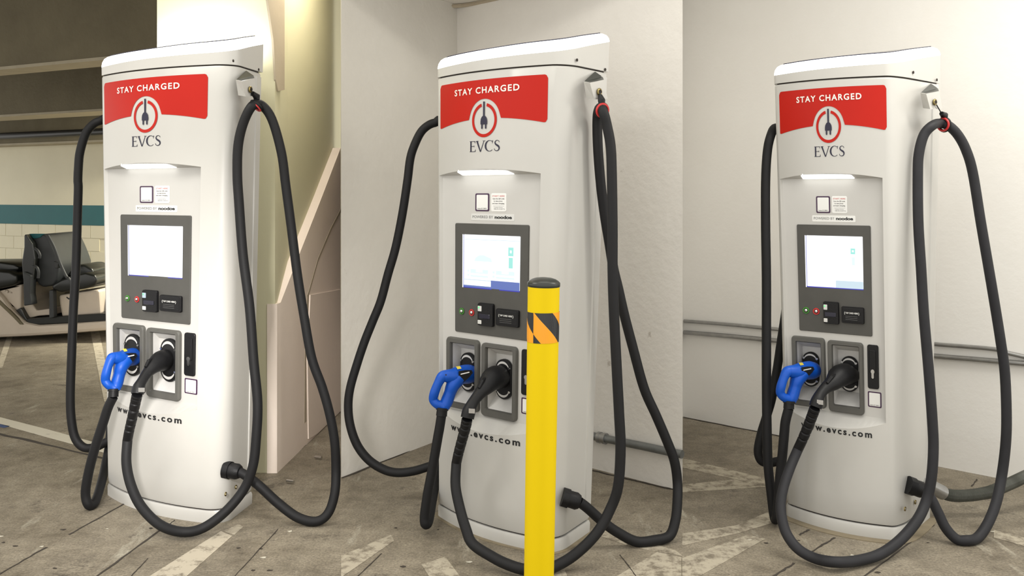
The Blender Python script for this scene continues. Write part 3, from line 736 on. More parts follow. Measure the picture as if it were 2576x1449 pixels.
    B('lock_handle', rbox(p, .738, .787, .655, .748, .0075, .0115, .006, 3), 'black', lk)
    kh = [(.759+.011*math.cos(2*PI*k/14), .6565+.0085*math.sin(2*PI*k/14)) for k in range(12)][0:0]
    pts = []
    for k in range(13): a = math.radians(-50+280*k/12); pts.append((.762+.014*math.cos(a), .6605+.0095*math.sin(a)))
    for k in range(7): a = math.radians(180+180*k/6); pts.append((.762+.009*math.cos(a), .638+.006*math.sin(a)))
    v0 = [p(u, z, .008) for u, z in pts]; v1 = [p(u, z, .0125) for u, z in pts]; K = len(pts)
    ky = obj('keyhole_plate', v0+v1, [tuple(range(K)), tuple(range(K, 2*K))]+[(k, (k+1) % K, (k+1) % K+K, k+K) for k in range(K)], 'silver', lk)
    st = B('sticker', rbox(p, .717, .822, .513, .577, 0, .0012, .008, 3), 'purple')
    B('sticker_face', rbox(p, .727, .812, .518, .572, .001, .0018, .005, 3), 'sticker', st)
    B('sticker_lettering', decal_text(p, 'Station ID: 200011', .735, .805, .5205, .004, .0022, .01), 'ink', st)
    # back strip of the side
    mb = MB()
    for z in (.10, .5, 1.0, 1.5, 1.86): mb.v += [C.sidep(.82, z, -.002), C.sidep(.835, z, .005), C.sidep(1.0, z, .005), C.sidep(1.01, z, -.01)]
    for l in range(4):
        for k in range(3): mb.f.append((l*4+k, l*4+k+1, (l+1)*4+k+1, (l+1)*4+k))
    obj('rear_panel', mb.v, mb.f, 'white', root)
    # screws on head and foot
    sc_ = {1: [(586, 153), (650, 175), (593, 1225), (567, 1243)], 2: [(1451, 151), (1522, 175)], 3: [(2297, 182), (2356, 201), (2302, 1263), (2276, 1280)]}[i]
    sv = (e[2]-e[1]).normalized(); sm_ = Vector((sv.y, -sv.x, 0))
    for k, (x, y) in enumerate(sc_):
        cc = C.sideinv(x, y, .004); r_ = .006 if k < 2 else .009
        vs, fs = prism([cc+sv*r_*math.cos(2*PI*q/10)+Vector((0, 0, r_*math.sin(2*PI*q/10))) for q in range(10)], sm_*.003)
        s0 = obj('screw', vs, fs, 'gap' if k < 2 else 'brass', root)
        if k >= 2:
            vs, fs = prism([cc+sm_*.003+sv*.004*math.cos(2*PI*q/8)+Vector((0, 0, .004*math.sin(2*PI*q/8))) for q in range(8)], sm_*.002); obj('screw_head', vs, fs, 'silver', s0)
    # cable bracket: folded sheet box hung on the side near the back
    bx = {1: (630, 225), 2: (1508, 231), 3: (2352, 257)}[i]
    k = {1: .93, 2: 1.0, 3: .92}[i]
    sp = lambda dx, dy, o_: C.sideinv(bx[0]+dx*k, bx[1]+dy*k, 0)+sm_*0+sm_*o_+Vector((0, 0, 0))
    # eight plan points in pixels relative to the eyelet at ch. 2, offsets from the side skin
    def bp(x, y, o_): return C.sideinv(bx[0]+(x-1508)*k, bx[1]+(y-231)*k, o_)
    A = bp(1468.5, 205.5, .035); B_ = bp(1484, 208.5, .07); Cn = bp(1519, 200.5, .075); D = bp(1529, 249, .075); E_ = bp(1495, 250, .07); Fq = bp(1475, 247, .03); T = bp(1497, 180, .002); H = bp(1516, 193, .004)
    bk = obj('cable_bracket', [A, B_, Cn, D, E_, Fq], [(0, 1, 4, 5), (1, 2, 3, 4)], 'white', root); shade_sheet = obj('bracket_shade_sheet', [T, A, B_, Cn, H], [(0, 1, 2, 3, 4)], 'capgrey', bk)  # dark sheet painted as the shade inside the bracket's open top
    sol = bk.modifiers.new('sheet', 'SOLIDIFY'); sol.thickness = .003
    ec = bp(1508, 231, .078); nrm = (D-B_).cross(Cn-B_).normalized()
    if nrm.y > 0: nrm = -nrm
    vs, fs = torus(ec, nrm, .0105*k, .0045*k, 18, 8); obj('eyelet', vs, fs, 'brass', bk, 60)
    q = [ec+nrm*.001+(Vector((1, 0, 0))*math.cos(2*PI*j/12)+Vector((0, 0, 1))*math.sin(2*PI*j/12))*.008*k for j in range(12)]
    vs, fs = prism(q, nrm*.001); obj('eyelet_hole', vs, fs, 'gap', bk)
    return C, root, ec
STN = {}
STN[1] = build_charger(1, 'white charging station with red sign, the one beside the golf cart bay', 1)
STN[2] = build_charger(2, 'white charging station with red sign in the wall corner, behind the yellow bollard', 2)
STN[3] = build_charger(3, 'white charging station with red sign against the wall with two horizontal steel pipes', 3)

# ------------------------------------------------------------------ cables with their connectors
R = .0198
def fill(path):                               # path entries: Vector, or [px, py, depth or None]
    d = [None if (not isinstance(q, Vector) and q[2] is None) else (q.y if isinstance(q, Vector) else q[2]) for q in path]
    px = [((q.x/q.y*FP+1288, HY-(q.z-HC)/q.y*FP) if isinstance(q, Vector) else (q[0], q[1])) for q in path]
    s = [0]
    for a, b in zip(px, px[1:]): s.append(s[-1]+math.dist(a, b))
    kn = [k for k, v in enumerate(d) if v is not None]
    out = []
    for k, q in enumerate(path):
        if d[k] is None:
            a = max(j for j in kn if j < k); b = min(j for j in kn if j > k)
            f_ = (s[k]-s[a])/(s[b]-s[a]); f_ = f_*f_*(3-2*f_) if False else f_
            dd = d[a]+(d[b]-d[a])*f_
        else: dd = d[k]
        v = W(px[k][0], px[k][1], dd); v.z = max(v.z, R+.001); out.append(v)
    return out
def gland(root, pos, dirv, name='cable_gland'):
    dirv = dirv.normalized(); u = dirv.orthogonal().normalized(); v = dirv.cross(u); mb = MB()
    prof = [(-.012, .036), (.014, .036), (.014, .032), (.045, .032), (.058, .026), (.060, .022)]
    n = 24
    for a, r in prof:
        for k in range(n):
            rr = r*(1.05 if (a <= .014 and k % 6 == 0) else (1.04 if k % 2 and .014 < a < .05 else 1.0))
            t = 2*PI*k/n; mb.v.append(pos+dirv*a+(u*math.cos(t)+v*math.sin(t))*rr)
    for l in range(len(prof)-1):
        for k in range(n): mb.f.append((l*n+k, l*n+(k+1) % n, (l+1)*n+(k+1) % n, (l+1)*n+k))
    mb.f += [tuple(range(n)), tuple(range((len(prof)-1)*n, len(prof)*n))]
    return obj(name, mb.v, mb.f, 'black', root, 30)
def cable_thing(label, pts, m, name='charging_cable'):
    base = Vector(pts[len(pts)//2]); base.z = 0
    root = empty(name, base); tag(root, label, 'cable', 'charging cables'); return root
def add_ccs(C, i, root):
    P = {1: [(430, 906), (416.6, 905), (403, 909), (386, 922), (370, 939), (357, 959), (349, 975), (345.5, 991)],
         2: [(1270, 950), (1255, 948), (1238, 954), (1222, 973), (1205, 992), (1189, 1014), (1180, 1034), (1175.5, 1052)],
         3: [(2138, 944), (2125, 941), (2110, 948), (2095, 963), (2076, 977), (2062, 994), (2056, 1009), (2051, 1024)]}[i]
    offs = [-.065, -.01, .04, .09, .13, .165, .185, .195]; rp = [26, 29, 29, 21, 15, 14, 17, 17]
    dd = []; pts = []
    for (x, y), o_, r in zip(P, offs, rp):
        v = C.inv(x, y, o_); pts.append((v.x, v.y, v.z, r*({1: .88, 2: 1, 3: .93}[i])*v.y/FP))
    cr = catmull(pts, 5); vs, fs = tube(cr, [q[3] for q in cr], 18)
    b = obj('connector_body', vs, fs, 'black', root, 60); b['label'] = 'black angled plug body'
    end = Vector(pts[-1][:3])
    # ribbed strain relief
    Q = {1: [(345, 993), (341, 1012), (333, 1050), (326, 1080), (320.6, 1108)], 2: [(1175, 1054), (1171, 1075), (1162, 1108), (1154, 1138), (1148, 1165)], 3: [(2050, 1027), (2043, 1046), (2033, 1072), (2020, 1103), (2007, 1131)]}[i]
    s = [C.inv(x, y, .195-.006*k) for k, (x, y) in enumerate(Q)]
    cr = catmull([tuple(v) for v in s], 16); n = len(cr); rad = []
    for k in range(n):
        f_ = k/(n-1); r = .0215-.002*f_
        if .12 < f_ < .80 and (k % 8) in (0,): r -= .0045
        if f_ < .02 or f_ > .985: r = .020
        rad.append(r)
    vs, fs = tube(cr, rad, 14); obj('strain_relief', vs, fs, 'black', root, 60)
    # release latch and screws on the plug
    v = C.inv({1: 393, 2: 1228, 3: 2090}[i], {1: 908, 2: 950, 3: 955}[i], .085)
    a = Vector(pts[3][:3]); t = (Vector(pts[4][:3])-Vector(pts[2][:3])).normalized(); up = Vector((-.35, -.55, .75)).normalized()
    vs, fs = tube([a-t*.03+up*.030, a+up*.036, a+t*.035+up*.024], [.006, .008, .006], 8); obj('release_latch', vs, fs, 'black', b)
    c_ = C.inv({1: 356, 2: 1187, 3: 2063}[i], {1: 981, 2: 1034, 3: 1012}[i], .205)
    e, ah, nn = C.edges(1)
    cm = (Vector((0, 0, HC))-c_).normalized(); rt = cm.cross(Vector((0, 0, 1))).normalized()*-1
    q = [c_+cm*.004+rt*x+Vector((0, 0, z)) for x, z in ((-.012, -.008), (.012, -.010), (.012, .008), (-.012, .010))]
    vs, fs = prism(q, -cm*.010); o = obj('rating_plate', vs, fs, 'silver', b); o['label'] = 'small silver rating plate'
    return s[-1]
def add_j(C, i, root):
    A = {1: ((338, 892), (284, 987.7), (282, 888)), 2: ((1181, 935), (1110, 1035), (1114.6, 934)), 3: ((2041, 926), (1983, 1017.5), (1981, 922.7))}
    s_, d_ = A[2], A[i]
    # affine map from the middle station's pixels to this station's
    a = Vector(s_[1])-Vector(s_[0]); b = Vector(s_[2])-Vector(s_[0]); det = a.x*b.y-a.y*b.x
    a2 = Vector(d_[1])-Vector(d_[0]); b2 = Vector(d_[2])-Vector(d_[0])
    def mp(x, y):
        q = Vector((x, y))-Vector(s_[0]); p_ = (q.x*b.y-q.y*b.x)/det; r_ = (a.x*q.y-a.y*q.x)/det
        o_ = Vector(d_[0])+a2*p_+b2*r_; return o_.x, o_.y
    sc = {1: .93, 2: 1, 3: .96}[i]
    def path(L, n=16, sub=6, fl=1.0):
        pts = []
        for x, y, o_, r in L:
            v = C.inv(*mp(x, y), o_); pts.append((v.x, v.y, v.z, r*sc*v.y/FP))
        cr = catmull(pts, sub); return tube(cr, [q[3] for q in cr], n, flat=fl)
    mb = MB()
    mb.add(*path([(1188, 941, -.03, 21), (1176, 941, .0, 24), (1160, 943, .04, 23), (1144, 947, .08, 22), (1128, 946, .11, 17), (1114, 947, .13, 14), (1106, 956, .14, 12)]))
    mb.add(*path([(1122, 944, .12, 13), (1112, 948, .135, 13.5), (1101.5, 966, .15, 11.5), (1093, 988, .16, 12), (1090, 1004, .16, 11.5), (1097, 1015, .155, 11), (1109, 1020, .14, 12), (1120, 1024, .13, 11)], 14))
    mb.add(*path([(1154, 950, .07, 20), (1140, 968, .095, 18), (1132, 988, .105, 15.5), (1125, 1007, .115, 16), (1120, 1020, .125, 15), (1119, 1029, .128, 12)], 14))
    b_ = obj('connector_body', mb.v, mb.f, 'blue', root, 60); b_['label'] = 'blue plug body with looped handle'
    pl = [(1153.5, 934), (1170, 931), (1186, 931), (1189, 938), (1180, 949), (1166, 961), (1154, 967)]
    e, ah, nn = C.edges(1)
    q = [C.inv(*mp(x, y), .05-.05*(x-1153)/34) for x, y in pl]; cm = (Vector((0, 0, HC))-q[0]).normalized()
    q = [v+cm*.060 for v in q]; 
    vs, fs = prism(q, -cm*.012); o = obj('grip_label', vs, fs, 'black', b_); o['label'] = 'black rating label'
    q = [C.inv(*mp(x, y), .04)+cm*.056 for x, y in [(1156, 940.5), (1180, 935), (1180.5, 937.5), (1156, 943.5)]]; vs, fs = prism(q, -cm*.002); q2 = [v+cm*.006 for v in q]
    obj('label_print', q2, [(0, 1, 2, 3)], 'stickerg', b_)
    q = [C.inv(*mp(x, y), .06)+cm*.036 for x, y in [(1147, 922), (1157, 921), (1161, 927), (1151, 929)]]; vs, fs = prism(q, -cm*.004); o = obj('caution_sticker', vs, fs, 'yellowlab', b_); o['label'] = 'yellow sticker'
    for x, y, o_ in [(1122, 943, .12), (1147, 942, .07), (1101, 970, .15), (1092, 995, .16), (1092, 1007, .16), (1115, 1020, .13)]:
        v = C.inv(*mp(x, y), o_)+cm*.0135*sc*(1.0 if x < 1120 else 2.0)*.8; rt = cm.cross(Vector((0, 0, 1))).normalized()
        qq = [v+(rt*math.cos(2*PI*k/8)+Vector((0, 0, 1))*math.sin(2*PI*k/8))*.0032 for k in range(8)]; vs, fs = prism(qq, cm*.0015); obj('screw_recess', vs, fs, 'gap', b_)
    g0 = C.inv(*mp(1113, 1025), .135); g1 = C.inv(*mp(1110.5, 1046), .14)
    vs, fs = tube([tuple(g0), tuple(g0+(g1-g0)*.3), tuple(g0+(g1-g0)*.31), tuple(g1)], [.026*sc, .026*sc, .022*sc, .0225*sc], 16); obj('cable_collar', vs, fs, 'black', root, 30)
    return g1
def clamp(root, C, i, ec, top, tang):
    top = Vector(top); tang = Vector(tang).normalized()
    vs, fs = torus(top, tang, .0262, .0065, 20, 8); k = obj('cable_clamp', vs, fs, 'black', root, 60)
    vs, fs = torus(top+tang*(.0075 if i != 1 else .006)*(-1 if tang.y > 0 else 1), tang, .0250, .0048, 20, 6); o = obj('clamp_ring', vs, fs, 'redring', k, 60); o['label'] = 'red ring'
    t2 = top+Vector((0, 0, .026)); up = ec-t2
    vs, fs = tube([tuple(t2), tuple(t2+Vector((0, 0, .012))), tuple(t2+up.normalized()*.034)], [.013, .015, .009], 10); obj('clamp_eye', vs, fs, 'black', k, 40)
    vs, fs = tube([tuple(t2+up.normalized()*.03), tuple(ec)], .0022 if i == 3 else .004, 8); obj('hanger_cord', vs, fs, 'black', k)

RIGHT = {
 1: dict(label='black cable with angled black plug looping from the left bay station', m='rubber', pts=[
    (318, 1165, None), (330, 1222, None), (356, 1275, None), (402, 1320, None), (458, 1338, 3.50), (511, 1328, None), (568, 1286, None), (614, 1230, 3.60), (636, 1173, None), (644, 1108, None), (648, 1014, None), (638, 907, None), (628, 774, None), (611, 640, None), (601, 507, None), (597, 440, None), (599, 367, 3.66), (612, 310, None), (634, 267, 3.66), (657, 264, 3.70), (684, 300, None), (708, 384, None), (719, 467, None), (731, 557, None), (748, 690, None), (764, 790, None), (784, 900, None), (811, 976, None), (830, 1044, None), (842, 1112, None), (845, 1184, 3.72), (842, 1241, None), (826, 1290, None), (796, 1313, 3.64), (750, 1302, None), (701, 1267, None), (652, 1222, None), (618, 1196, None), (600, 1187, 3.69)], g=(572, 1182, 3.70), top=18),
 2: dict(label='black cable with angled black plug looping behind the yellow bollard', m='rubber', pts=[
    (1146, 1222, None), (1157, 1279, None), (1172, 1330, None), (1189, 1368, None), (1237, 1400, None), (1275, 1419, 3.18), (1316, 1432, 3.15), (1355, 1434, None), (1396, 1425, None), (1449, 1393, None), (1502, 1340, None), (1536, 1279, 3.28), (1555, 1222, None), (1561, 1127, None), (1557, 1033, None), (1550, 900, None), (1544, 774, None), (1541, 674, None), (1541, 574, None), (1539, 434, None), (1536, 367, None), (1527, 317, None), (1518, 283, 3.36), (1509, 272, 3.40), (1503, 296, 3.45), (1504, 367, None), (1511, 460, None), (1521, 540, None), (1532, 607, None), (1543, 674, None), (1555, 724, None), (1570, 790, None), (1592, 874, None), (1620, 976, None), (1650, 1044, None), (1676, 1105, None), (1696, 1158, None), (1704, 1211, 3.56), (1704, 1260, None), (1699, 1309, None), (1684, 1348, None), (1646, 1366, 3.44), (1601, 1364, None), (1555, 1340, None), (1517, 1313, None), (1479, 1279, None), (1458, 1263, 3.38)], g=(1422, 1252, 3.38), top=23),
 3: dict(label='black cable with angled black plug looping from the right bay station', m='dusty', pts=[
    (1989, 1173, None), (1972, 1222, None), (1964, 1267, None), (1968, 1309, None), (1981, 1347, None), (2008, 1381, None), (2049, 1404, None), (2102, 1414, 3.20), (2159, 1410, None), (2216, 1393, None), (2265, 1358, None), (2307, 1309, None), (2330, 1260, 3.42), (2343, 1203, None), (2348, 1127, None), (2345, 1052, None), (2336, 930, None), (2324, 790, None), (2317, 674, None), (2310, 557, None), (2309, 434, None), (2312, 384, None), (2324, 340, None), (2344, 317, 3.55), (2364, 310, 3.60), (2387, 317, None), (2410, 340, None), (2430, 377, None), (2447, 434, None), (2467, 557, None), (2487, 674, None), (2501, 757, None), (2517, 857, None), (2528, 940, None), (2532, 1052, None), (2529, 1127, None), (2519, 1203, 3.58), (2506, 1264, None), (2485, 1317, None), (2459, 1353, None), (2432, 1366, 3.44), (2406, 1358, None), (2379, 1328, None), (2360, 1290, None), (2341, 1252, None), (2325, 1235, 3.52)], g=(2290, 1222, 3.52), top=24)}
LEFT = {
 1: dict(label='black cable with blue looped-handle plug hanging left of the left bay station', m='rubber', pts=[
    (272, 1025, None), (261, 1059, None), (239, 1127, None), (223, 1188, None), (215, 1241, None), (223, 1270, 3.82), (238, 1266, None), (253, 1222, None), (266, 1165, 4.12), (278, 1080, 4.20), (290, 800, 4.28), (290, 450, 4.28), (275, 310, 4.24), (250, 305, 4.20), (230, 317, None), (214, 340, None), (201, 384, None), (197, 427, None), (196, 455, None), (197, 473, None), (195, 540, None), (191, 674, None), (185, 774, None), (181, 874, None), (177, 995, 4.16), (180, 1059, None), (190, 1103, None), (212, 1126, None), (242, 1124, None), (265, 1113, 4.14), (280, 1105, 4.14)], g=None),
 2: dict(label='black cable with blue looped-handle plug hanging beside the wall corner station', m='rubber', pts=[
    (1106, 1075, None), (1100, 1108, None), (1087, 1184, None), (1076, 1241, None), (1068, 1298, None), (1070, 1318, 3.55), (1078, 1311, None), (1087, 1260, None), (1097, 1203, 3.85), (1106, 1120, 3.95), (1118, 900, 3.98), (1120, 450, 3.98), (1112, 312, 3.96), (1094, 309, None), (1075, 317, None), (1058, 334, None), (1042, 367, None), (1032, 400, None), (1025, 455, None), (1012, 540, None), (995, 624, None), (976, 690, None), (958, 757, None), (938, 807, None), (918, 857, None), (900, 910, None), (881, 976, None), (876, 1025, 3.95), (882, 1074, None), (900, 1122, None), (930, 1159, None), (968, 1182, None), (1002, 1189, None), (1040, 1185, None), (1074, 1175, 3.92), (1100, 1166, 3.92)], g=None),
 3: dict(label='black cable with blue looped-handle plug hanging left of the right bay station', m='rubber', pts=[
    (1976, 1060, None), (1973, 1089, None), (1968, 1146, None), (1962, 1203, None), (1958, 1260, None), (1954, 1300, 3.62), (1948, 1302, 3.66), (1940, 1241, None), (1932, 1165, None), (1929, 1052, None), (1928, 900, None), (1928, 707, None), (1926, 574, None), (1926, 457, None), (1930, 384, None), (1938, 344, 3.80), (1950, 322, 3.86), (1966, 340, 3.92), (1980, 450, 3.98), (1984, 700, 3.98), (1962, 880, 3.98), (1944, 990, None), (1929, 1045, None), (1914, 1095, None), (1907, 1135, None), (1915, 1159, None), (1936, 1164, None), (1960, 1160, 3.93), (1985, 1158, 3.93)], g=None)}
for i in (1, 2, 3):
    C, st, ec = STN[i]
    D = RIGHT[i]
    root = cable_thing(D['label'], [W(D['pts'][4][0], D['pts'][4][1], 3.5)], D['m'])
    start = add_ccs(C, i, root)
    P = fill([start]+[list(q) for q in D['pts']])
    cr = catmull([tuple(v) for v in P], 6); vs, fs = tube(cr, R, 14); cb = obj('cable', vs, fs, D['m'], root, 70)
    g = W(*D['g']); gland(root, g, P[-1]-g)
    k = D['top']+1
    clamp(root, C, i, ec, (P[k]+P[k+1])/2 if i != 2 else (P[k]+P[k-1])/2, (P[k+1]-P[k-1]) if i != 2 else Vector((.35, -.9, -.2)))
    D = LEFT[i]
    root = cable_thing(D['label'], [W(D['pts'][4][0], D['pts'][4][1], 3.9)], D['m'])
    start = add_j(C, i, root)
    P = fill([start]+[list(q) for q in D['pts']])
    cr = catmull([tuple(v) for v in P], 6); vs, fs = tube(cr, R, 14); cb = obj('cable', vs, fs, D['m'], root, 70)

# ------------------------------------------------------------------ bollard
bd = 2.9; bxt = W(1368, 712, bd); bxb = W(1357-1.2, 1449, bd); 
ax = (bxt-bxb).normalized(); tb = bxb-ax*((bxb.z)/ax.z); zt = bxt.z
boll = empty('bollard', (tb.x, tb.y, 0)); tag(boll, 'yellow bollard with black cap and black and orange striped band', 'bollard')
rt_, rb_ = 40.2*bd/FP, 37.2*bd/FP
def bpt(z): return tb+(bxt-tb)*(z/zt)
def brad(z): return rb_+(rt_-rb_)*min(1, z/zt)
vs, fs = tube([tuple(bpt(z)) for z in (0, .3, .6, .9, zt-.006)], [brad(z) for z in (0, .3, .6, .9, zt-.006)], 40); obj('sleeve', vs, fs, 'yellow', boll, 40)
prof = [(zt-.012, 1.0), (zt-.010, 1.03), (zt+.001, 1.03), (zt+.007, .93), (zt+.013, .75), (zt+.017, .5), (zt+.019, .2), (zt+.0193, .02)]
vs, fs = tube([tuple(bpt(z)) for z, _ in prof], [rt_*k for _, k in prof], 40); obj('post_cap', vs, fs, 'capgrey', boll, 50)
zs1 = HC-(783-HY)/FP*bd; zs0 = HC-(858-HY)/FP*bd
# striped tape: helical bands (angle measured round the post from the camera side)
def tp_(a, z):
    c = bpt(z); r = brad(z)+.0012; return c+Vector((math.sin(a)*r, -math.cos(a)*r, 0))
NZ = 10
def bands(a_lo, a_hi, q0, per, blk):            # slanted bands between two seams
    k = math.floor((a_lo-q0)/per)-1; L = []
    while q0+k*per-1.74 < a_hi+per: L += [(q0+k*per, q0+k*per+blk, 1), (q0+k*per+blk, q0+(k+1)*per, 0)]; k += 1
    for qa, qb, mi in L:
        for n_ in range(NZ):
            f0, f1 = n_/NZ, (n_+1)/NZ
            cl = lambda a: max(a_lo, min(a_hi, a))
            A0, B0, A1, B1 = cl(qa-1.74*f0), cl(qb-1.74*f0), cl(qa-1.74*f1), cl(qb-1.74*f1)
            if B0-A0 < 1e-5 and B1-A1 < 1e-5: continue
            z0, z1 = zs0+(zs1-zs0)*f0, zs0+(zs1-zs0)*f1
            for w_ in range(8):
                u_, v_ = w_/8, (w_+1)/8
                mb.add([tp_(A0+(B0-A0)*u_, z0), tp_(A0+(B0-A0)*v_, z0), tp_(A1+(B1-A1)*v_, z1), tp_(A1+(B1-A1)*u_, z1)], [(0, 1, 2, 3)], mi)
mb = MB()
bands(-.667, PI, 1.13, 2.45, 1.17)
bands(-PI, -.667, -.15, 2.4, 1.2)
mb.build('striped_band', None, boll, 0, ['orange', 'tapeblk'])

# ------------------------------------------------------------------ pipes
def wl(px, py, a, b, off):                     # point on a wall line a-b (plan) at a pixel, proud by off
    a = Vector((*a, 0)); b = Vector((*b, 0)); t = (b-a).normalized(); n = Vector((t.y, -t.x, 0)); a = a+n*off
    r = Vector(((px-1288)/FP, 1, -(py-HY)/FP)); k = (a-Vector((0, 0, 0))).dot(n)/Vector((r.x, r.y, 0)).dot(n); return Vector((0, 0, HC))+r*k
RA, RB = (1.0605, 5.44), (3.6, 3.142)
q = [wl(x, y, RA, RB, .015) for x, y in [(1721, 807.5), (1840, 817), (1960, 829), (2100, 842), (2343, 865), (2430, 872), (2505, 879), (2540, 889), (2640, 911)]]
t_ = empty('conduit_pipe', (q[0].x, q[0].y, q[0].z)); tag(t_, 'upper of two horizontal steel pipes on the right bay wall', 'pipe', 'horizontal steel pipes')
cr = catmull([tuple(v) for v in q], 6); obj('pipe', *tube(cr, .0105, 12), 'galv', t_, 60)
q = [wl(x, y, RA, RB, .017) for x, y in [(1721, 836), (1840, 846), (1960, 858), (2100, 871), (2343, 895), (2450, 904), (2576, 915), (2640, 921)]]
t_ = empty('conduit_pipe', (q[0].x, q[0].y, q[0].z)); tag(t_, 'lower of two horizontal steel pipes on the right bay wall', 'pipe', 'horizontal steel pipes')
cr = catmull([tuple(v) for v in q], 6); obj('pipe', *tube(cr, .0135, 12), 'galv', t_, 60)
LA, LB = (cx, cy), (.7926, 4.066)
q = [wl(x, y, LA, LB, .025) for x, y in [(1380, 1075), (1440, 1086), (1487, 1096), (1520, 1103), (1560, 1111), (1620, 1123), (1680, 1136), (1716, 1143)]]
t_ = empty('conduit_pipe', (q[2].x, q[2].y, q[2].z)); tag(t_, 'dull grey steel pipe low on the wall behind the middle station', 'pipe')
cr = catmull([tuple(v) for v in q], 5); obj('pipe', *tube(cr, .0195, 14), 'galvd', t_, 60)
a, b = q[2]+(q[3]-q[2])*.55, q[2]+(q[3]-q[2])*1.15
vs, fs = tube([tuple(a), tuple(a+(b-a)*.3), tuple(a+(b-a)*.31), tuple(a+(b-a)*.69), tuple(a+(b-a)*.7), tuple(b)], [.028, .028, .0245, .0245, .028, .028], 16); obj('coupling', vs, fs, 'galv', t_, 40)
# flexible conduit behind the right station
q = fill([[2300, 1208, 3.70], [2320, 1213, None], [2345, 1226, None], [2372, 1240, 3.74], [2400, 1247, None], [2440, 1246, None], [2480, 1240, 3.74], [2500, 1234, None], [2540, 1217, None], [2576, 1200, 3.80], [2660, 1160, 3.86]])
t_ = empty('flexible_conduit', (q[4].x, q[4].y, 0)); tag(t_, 'grey ribbed flexible conduit curving out behind the right station', 'conduit')
cr = catmull([tuple(v) for v in q[2:]], 26); obj('hose', *tube(cr, [.026-(.0028 if k % 2 else 0) for k in range(len(cr))], 12), 'flex', t_, 0)
cr = catmull([tuple(v) for v in q[:4]], 6); obj('metal_collar', *tube(cr, [.034 if k < 5 else .030 for k in range(len(cr))], 16), 'galv', t_, 40)
for x, y in [(730, 1211), (801, 1150)]:
    c0 = G(x, y, .012); t = Vector((.9, -.35, 0)).normalized(); vs, fs = tube([tuple(c0-t*.02), tuple(c0+t*.02)], .008, 8)
    tag(obj('anchor_bolt', vs, fs, 'silver'), 'steel anchor stud on the floor by the pink ramp wall, '+('nearer to the station' if x < 760 else 'farther from the station'), 'bolt', 'anchor studs')
# grout under the right and middle stations
for i, g_ in ((3, .045), (2, .02)):
    C = STN[i][0]; pts = []
    for u, t in OUT:
        q = C.P(u, t, 0, 4*BOW*u*(1-u)*(1-t)*(1 if t < .31 else 0)); c_ = C.P(.5, .5, 0); q = q+(q-c_).normalized()*g_; pts.append(Vector((q.x, q.y, 0.0)))
    obj('grout_pad', *prism(pts, Vector((0, 0, .003))), 'pad', floor)

# ------------------------------------------------------------------ golf cart
GD = 8.3
cart = empty('golf_cart', W(120, 860, GD)); cart.location.z = 0
tag(cart, 'dirty white golf cart with black vinyl seats parked in front of the block wall', 'golf cart')
def cp(pix, d0, d1, name, m, bevel=.012, parent=cart, label=None, seg=2):
    poly = [W(x, y, GD) for x, y in pix]
    poly = [Vector((v.x, d0, v.z)) for v in poly]
    vs, fs = prism(poly, Vector((0, d1-d0, 0)))
    # merge the caps back to n-gons so the bevel runs round the outline only
    n = len(poly); fs = [tuple(range(n)), tuple(range(2*n-1, n-1, -1))]+[(i, (i+1) % n, (i+1) % n+n, i+n) for i in range(n)]
    o = obj(name, vs, fs, m, parent, 0)
    if bevel:
        b = o.modifiers.new('bevel', 'BEVEL'); b.width = bevel; b.segments = seg; b.limit_method = 'ANGLE'; b.angle_limit = math.radians(25)
    if label: o['label'] = label
    return o
cp([(-160, 845), (-160, 730), (-60, 705), (0, 722), (20, 745), (45, 780), (75, 808), (110, 815), (180, 811), (300, 803), (300, 826), (265, 829), (180, 836), (90, 842), (0, 846)], GD-.1, GD+1.1, 'body_sill', 'dirty', .03)
cp([(48, 778), (60, 772), (76, 800), (110, 797), (180, 792), (300, 784), (300, 805), (180, 811), (95, 815), (78, 810)], GD-.06, GD+1.05, 'floor_mat', 'vinyl', .008)
cp([(-150, 740), (-60, 732), (0, 728), (60, 714), (58, 782), (45, 778), (20, 755), (-10, 735), (-60, 720)], GD-.04, GD+1.1, 'seat_base', 'dirty', .015)
cp([(60, 715), (80, 719), (79, 760), (92, 781), (137, 775), (137, 792), (96, 795), (75, 800), (57, 785), (58, 765)], GD+.0, GD+.75, 'battery_box', 'dirty', .012)
cp([(-8, 740), (2, 738), (60, 796), (74, 812), (66, 812), (50, 795)], GD-.108, GD-.085, 'body_groove', 'beam', 0)
cp([(98, 735), (136, 730), (137, 776), (93, 780)], GD+.2, GD+.8, 'footwell_box', 'beam', .01)
cp([(150, 742), (200, 735), (249, 728), (252, 735), (256, 790), (220, 793), (158, 797), (152, 765)], GD-.02, GD+.55, 'seat_base', 'dirty', .02)
cp([(258, 745), (300, 738), (300, 792), (258, 790)], GD+.1, GD+1.0, 'rear_panel', 'vinyl', .01)
cp([(137, 728), (147, 727), (149, 795), (137, 798)], GD-.10, GD-.03, 'support_post', 'greyfab', .008)
cp([(78, 680), (98, 690), (97, 735), (101, 762), (80, 765), (79, 720)], GD-.14, GD-.04, 'support_post', 'greyfab', .01)
def cushion(pix, d0, d1, name, m='vinyl', bev=.06):
    o = cp(pix, d0, d1, name, m, bev, seg=4)
    for p_ in o.data.polygons: p_.use_smooth = True
    return o
cushion([(-120, 700), (-100, 672), (0, 676), (40, 680), (58, 690), (60, 705), (50, 716), (0, 727), (-120, 735)], GD-.10, GD+.5, 'seat_cushion')
cushion([(-120, 680), (-90, 660), (0, 659), (35, 664), (49, 672), (45, 682), (0, 684)], GD+.0, GD+.45, 'seat_cushion')
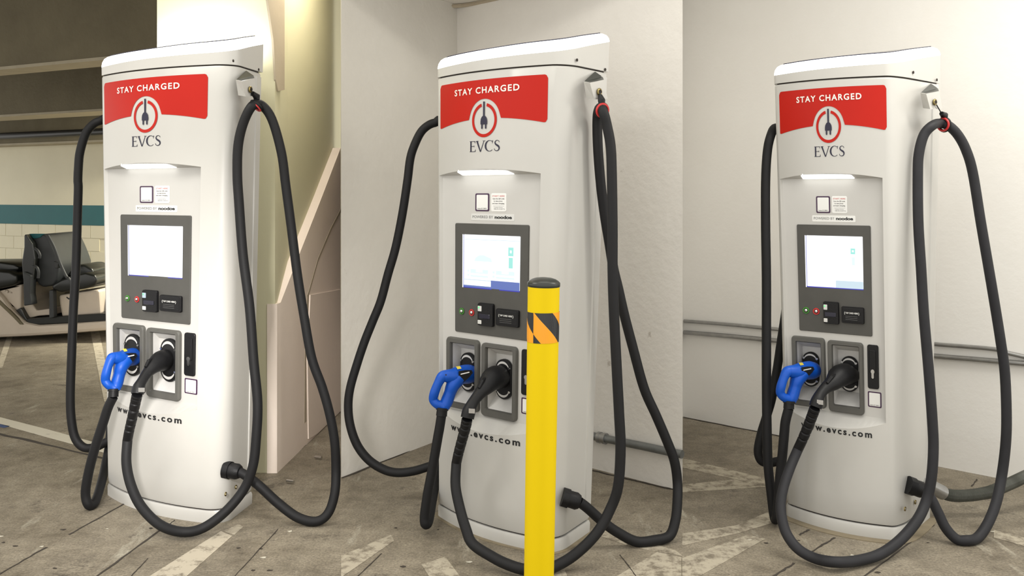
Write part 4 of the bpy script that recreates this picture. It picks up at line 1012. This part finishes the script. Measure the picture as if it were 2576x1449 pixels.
cushion([(141, 716), (165, 702), (200, 690), (225, 684), (248, 690), (254, 702), (250, 716), (220, 725), (165, 733), (142, 726)], GD-.08, GD+.5, 'seat_cushion')
cushion([(150, 700), (165, 680), (178, 668), (200, 668), (220, 680), (222, 692), (200, 696)], GD+.1, GD+.5, 'seat_cushion', bev=.04)
bk = cushion([(76, 592), (113, 588), (122, 595), (138, 630), (148, 655), (152, 668), (147, 705), (138, 718), (110, 722), (98, 715), (88, 690), (70, 702), (68, 660), (74, 620)], GD-.02, GD+.62, 'seat_back', 'greyfab', .03)
bk['label'] = 'tall dark grey seat back'
cp([(75, 590), (80, 588), (96, 612), (102, 650), (98, 700), (92, 715), (86, 690), (72, 702), (69, 660), (75, 620)], GD-.10, GD-.01, 'seat_back_edge', 'vinyl', .015)
cp([(77, 588), (112, 588), (105, 597), (92, 600), (80, 598)], GD-.03, GD+.02, 'seat_top_teal_patch', 'teal', .004, label='teal patch standing for the wall stripe behind')  # added patch in place of the teal wall stripe showing through
cp([(228, 681), (251, 679), (254, 683), (249, 687), (230, 685)], GD+.3, GD+.36, 'arm_rest', 'vinyl', .006)
for L in ([(120, 592), (136, 622), (150, 660), (166, 694), (173, 700), (180, 715), (181, 740), (176, 752), (168, 748)], [(86, 624), (94, 630), (100, 642), (99, 650)], [(82, 668), (92, 672), (97, 684), (96, 700)]):
    pts = [W(x, y, GD-.12) for x, y in L]; cr = catmull([tuple(v) for v in pts], 6)
    vs, fs = tube(cr, .014, 8, flat=.4); obj('seat_belt', vs, fs, 'greyfab', cart, 60)
cp([(152, 655), (166, 656), (163, 672), (156, 672)], GD-.13, GD-.08, 'belt_buckle', 'vinyl', .004)
for x in (-40, 290):                                        # wheels stand inside the body sides
    c0 = Vector(((x-1288)/FP*(GD+.35), GD+.35, .165)); prof = [(-.08, .10), (-.08, .15), (-.06, .165), (.06, .165), (.08, .15), (.08, .10)]
    vs, fs = tube([(c0.x, c0.y+a, c0.z) for a, _ in prof], [r for _, r in prof], 24); obj('wheel', vs, fs, 'vinyl', cart, 40)
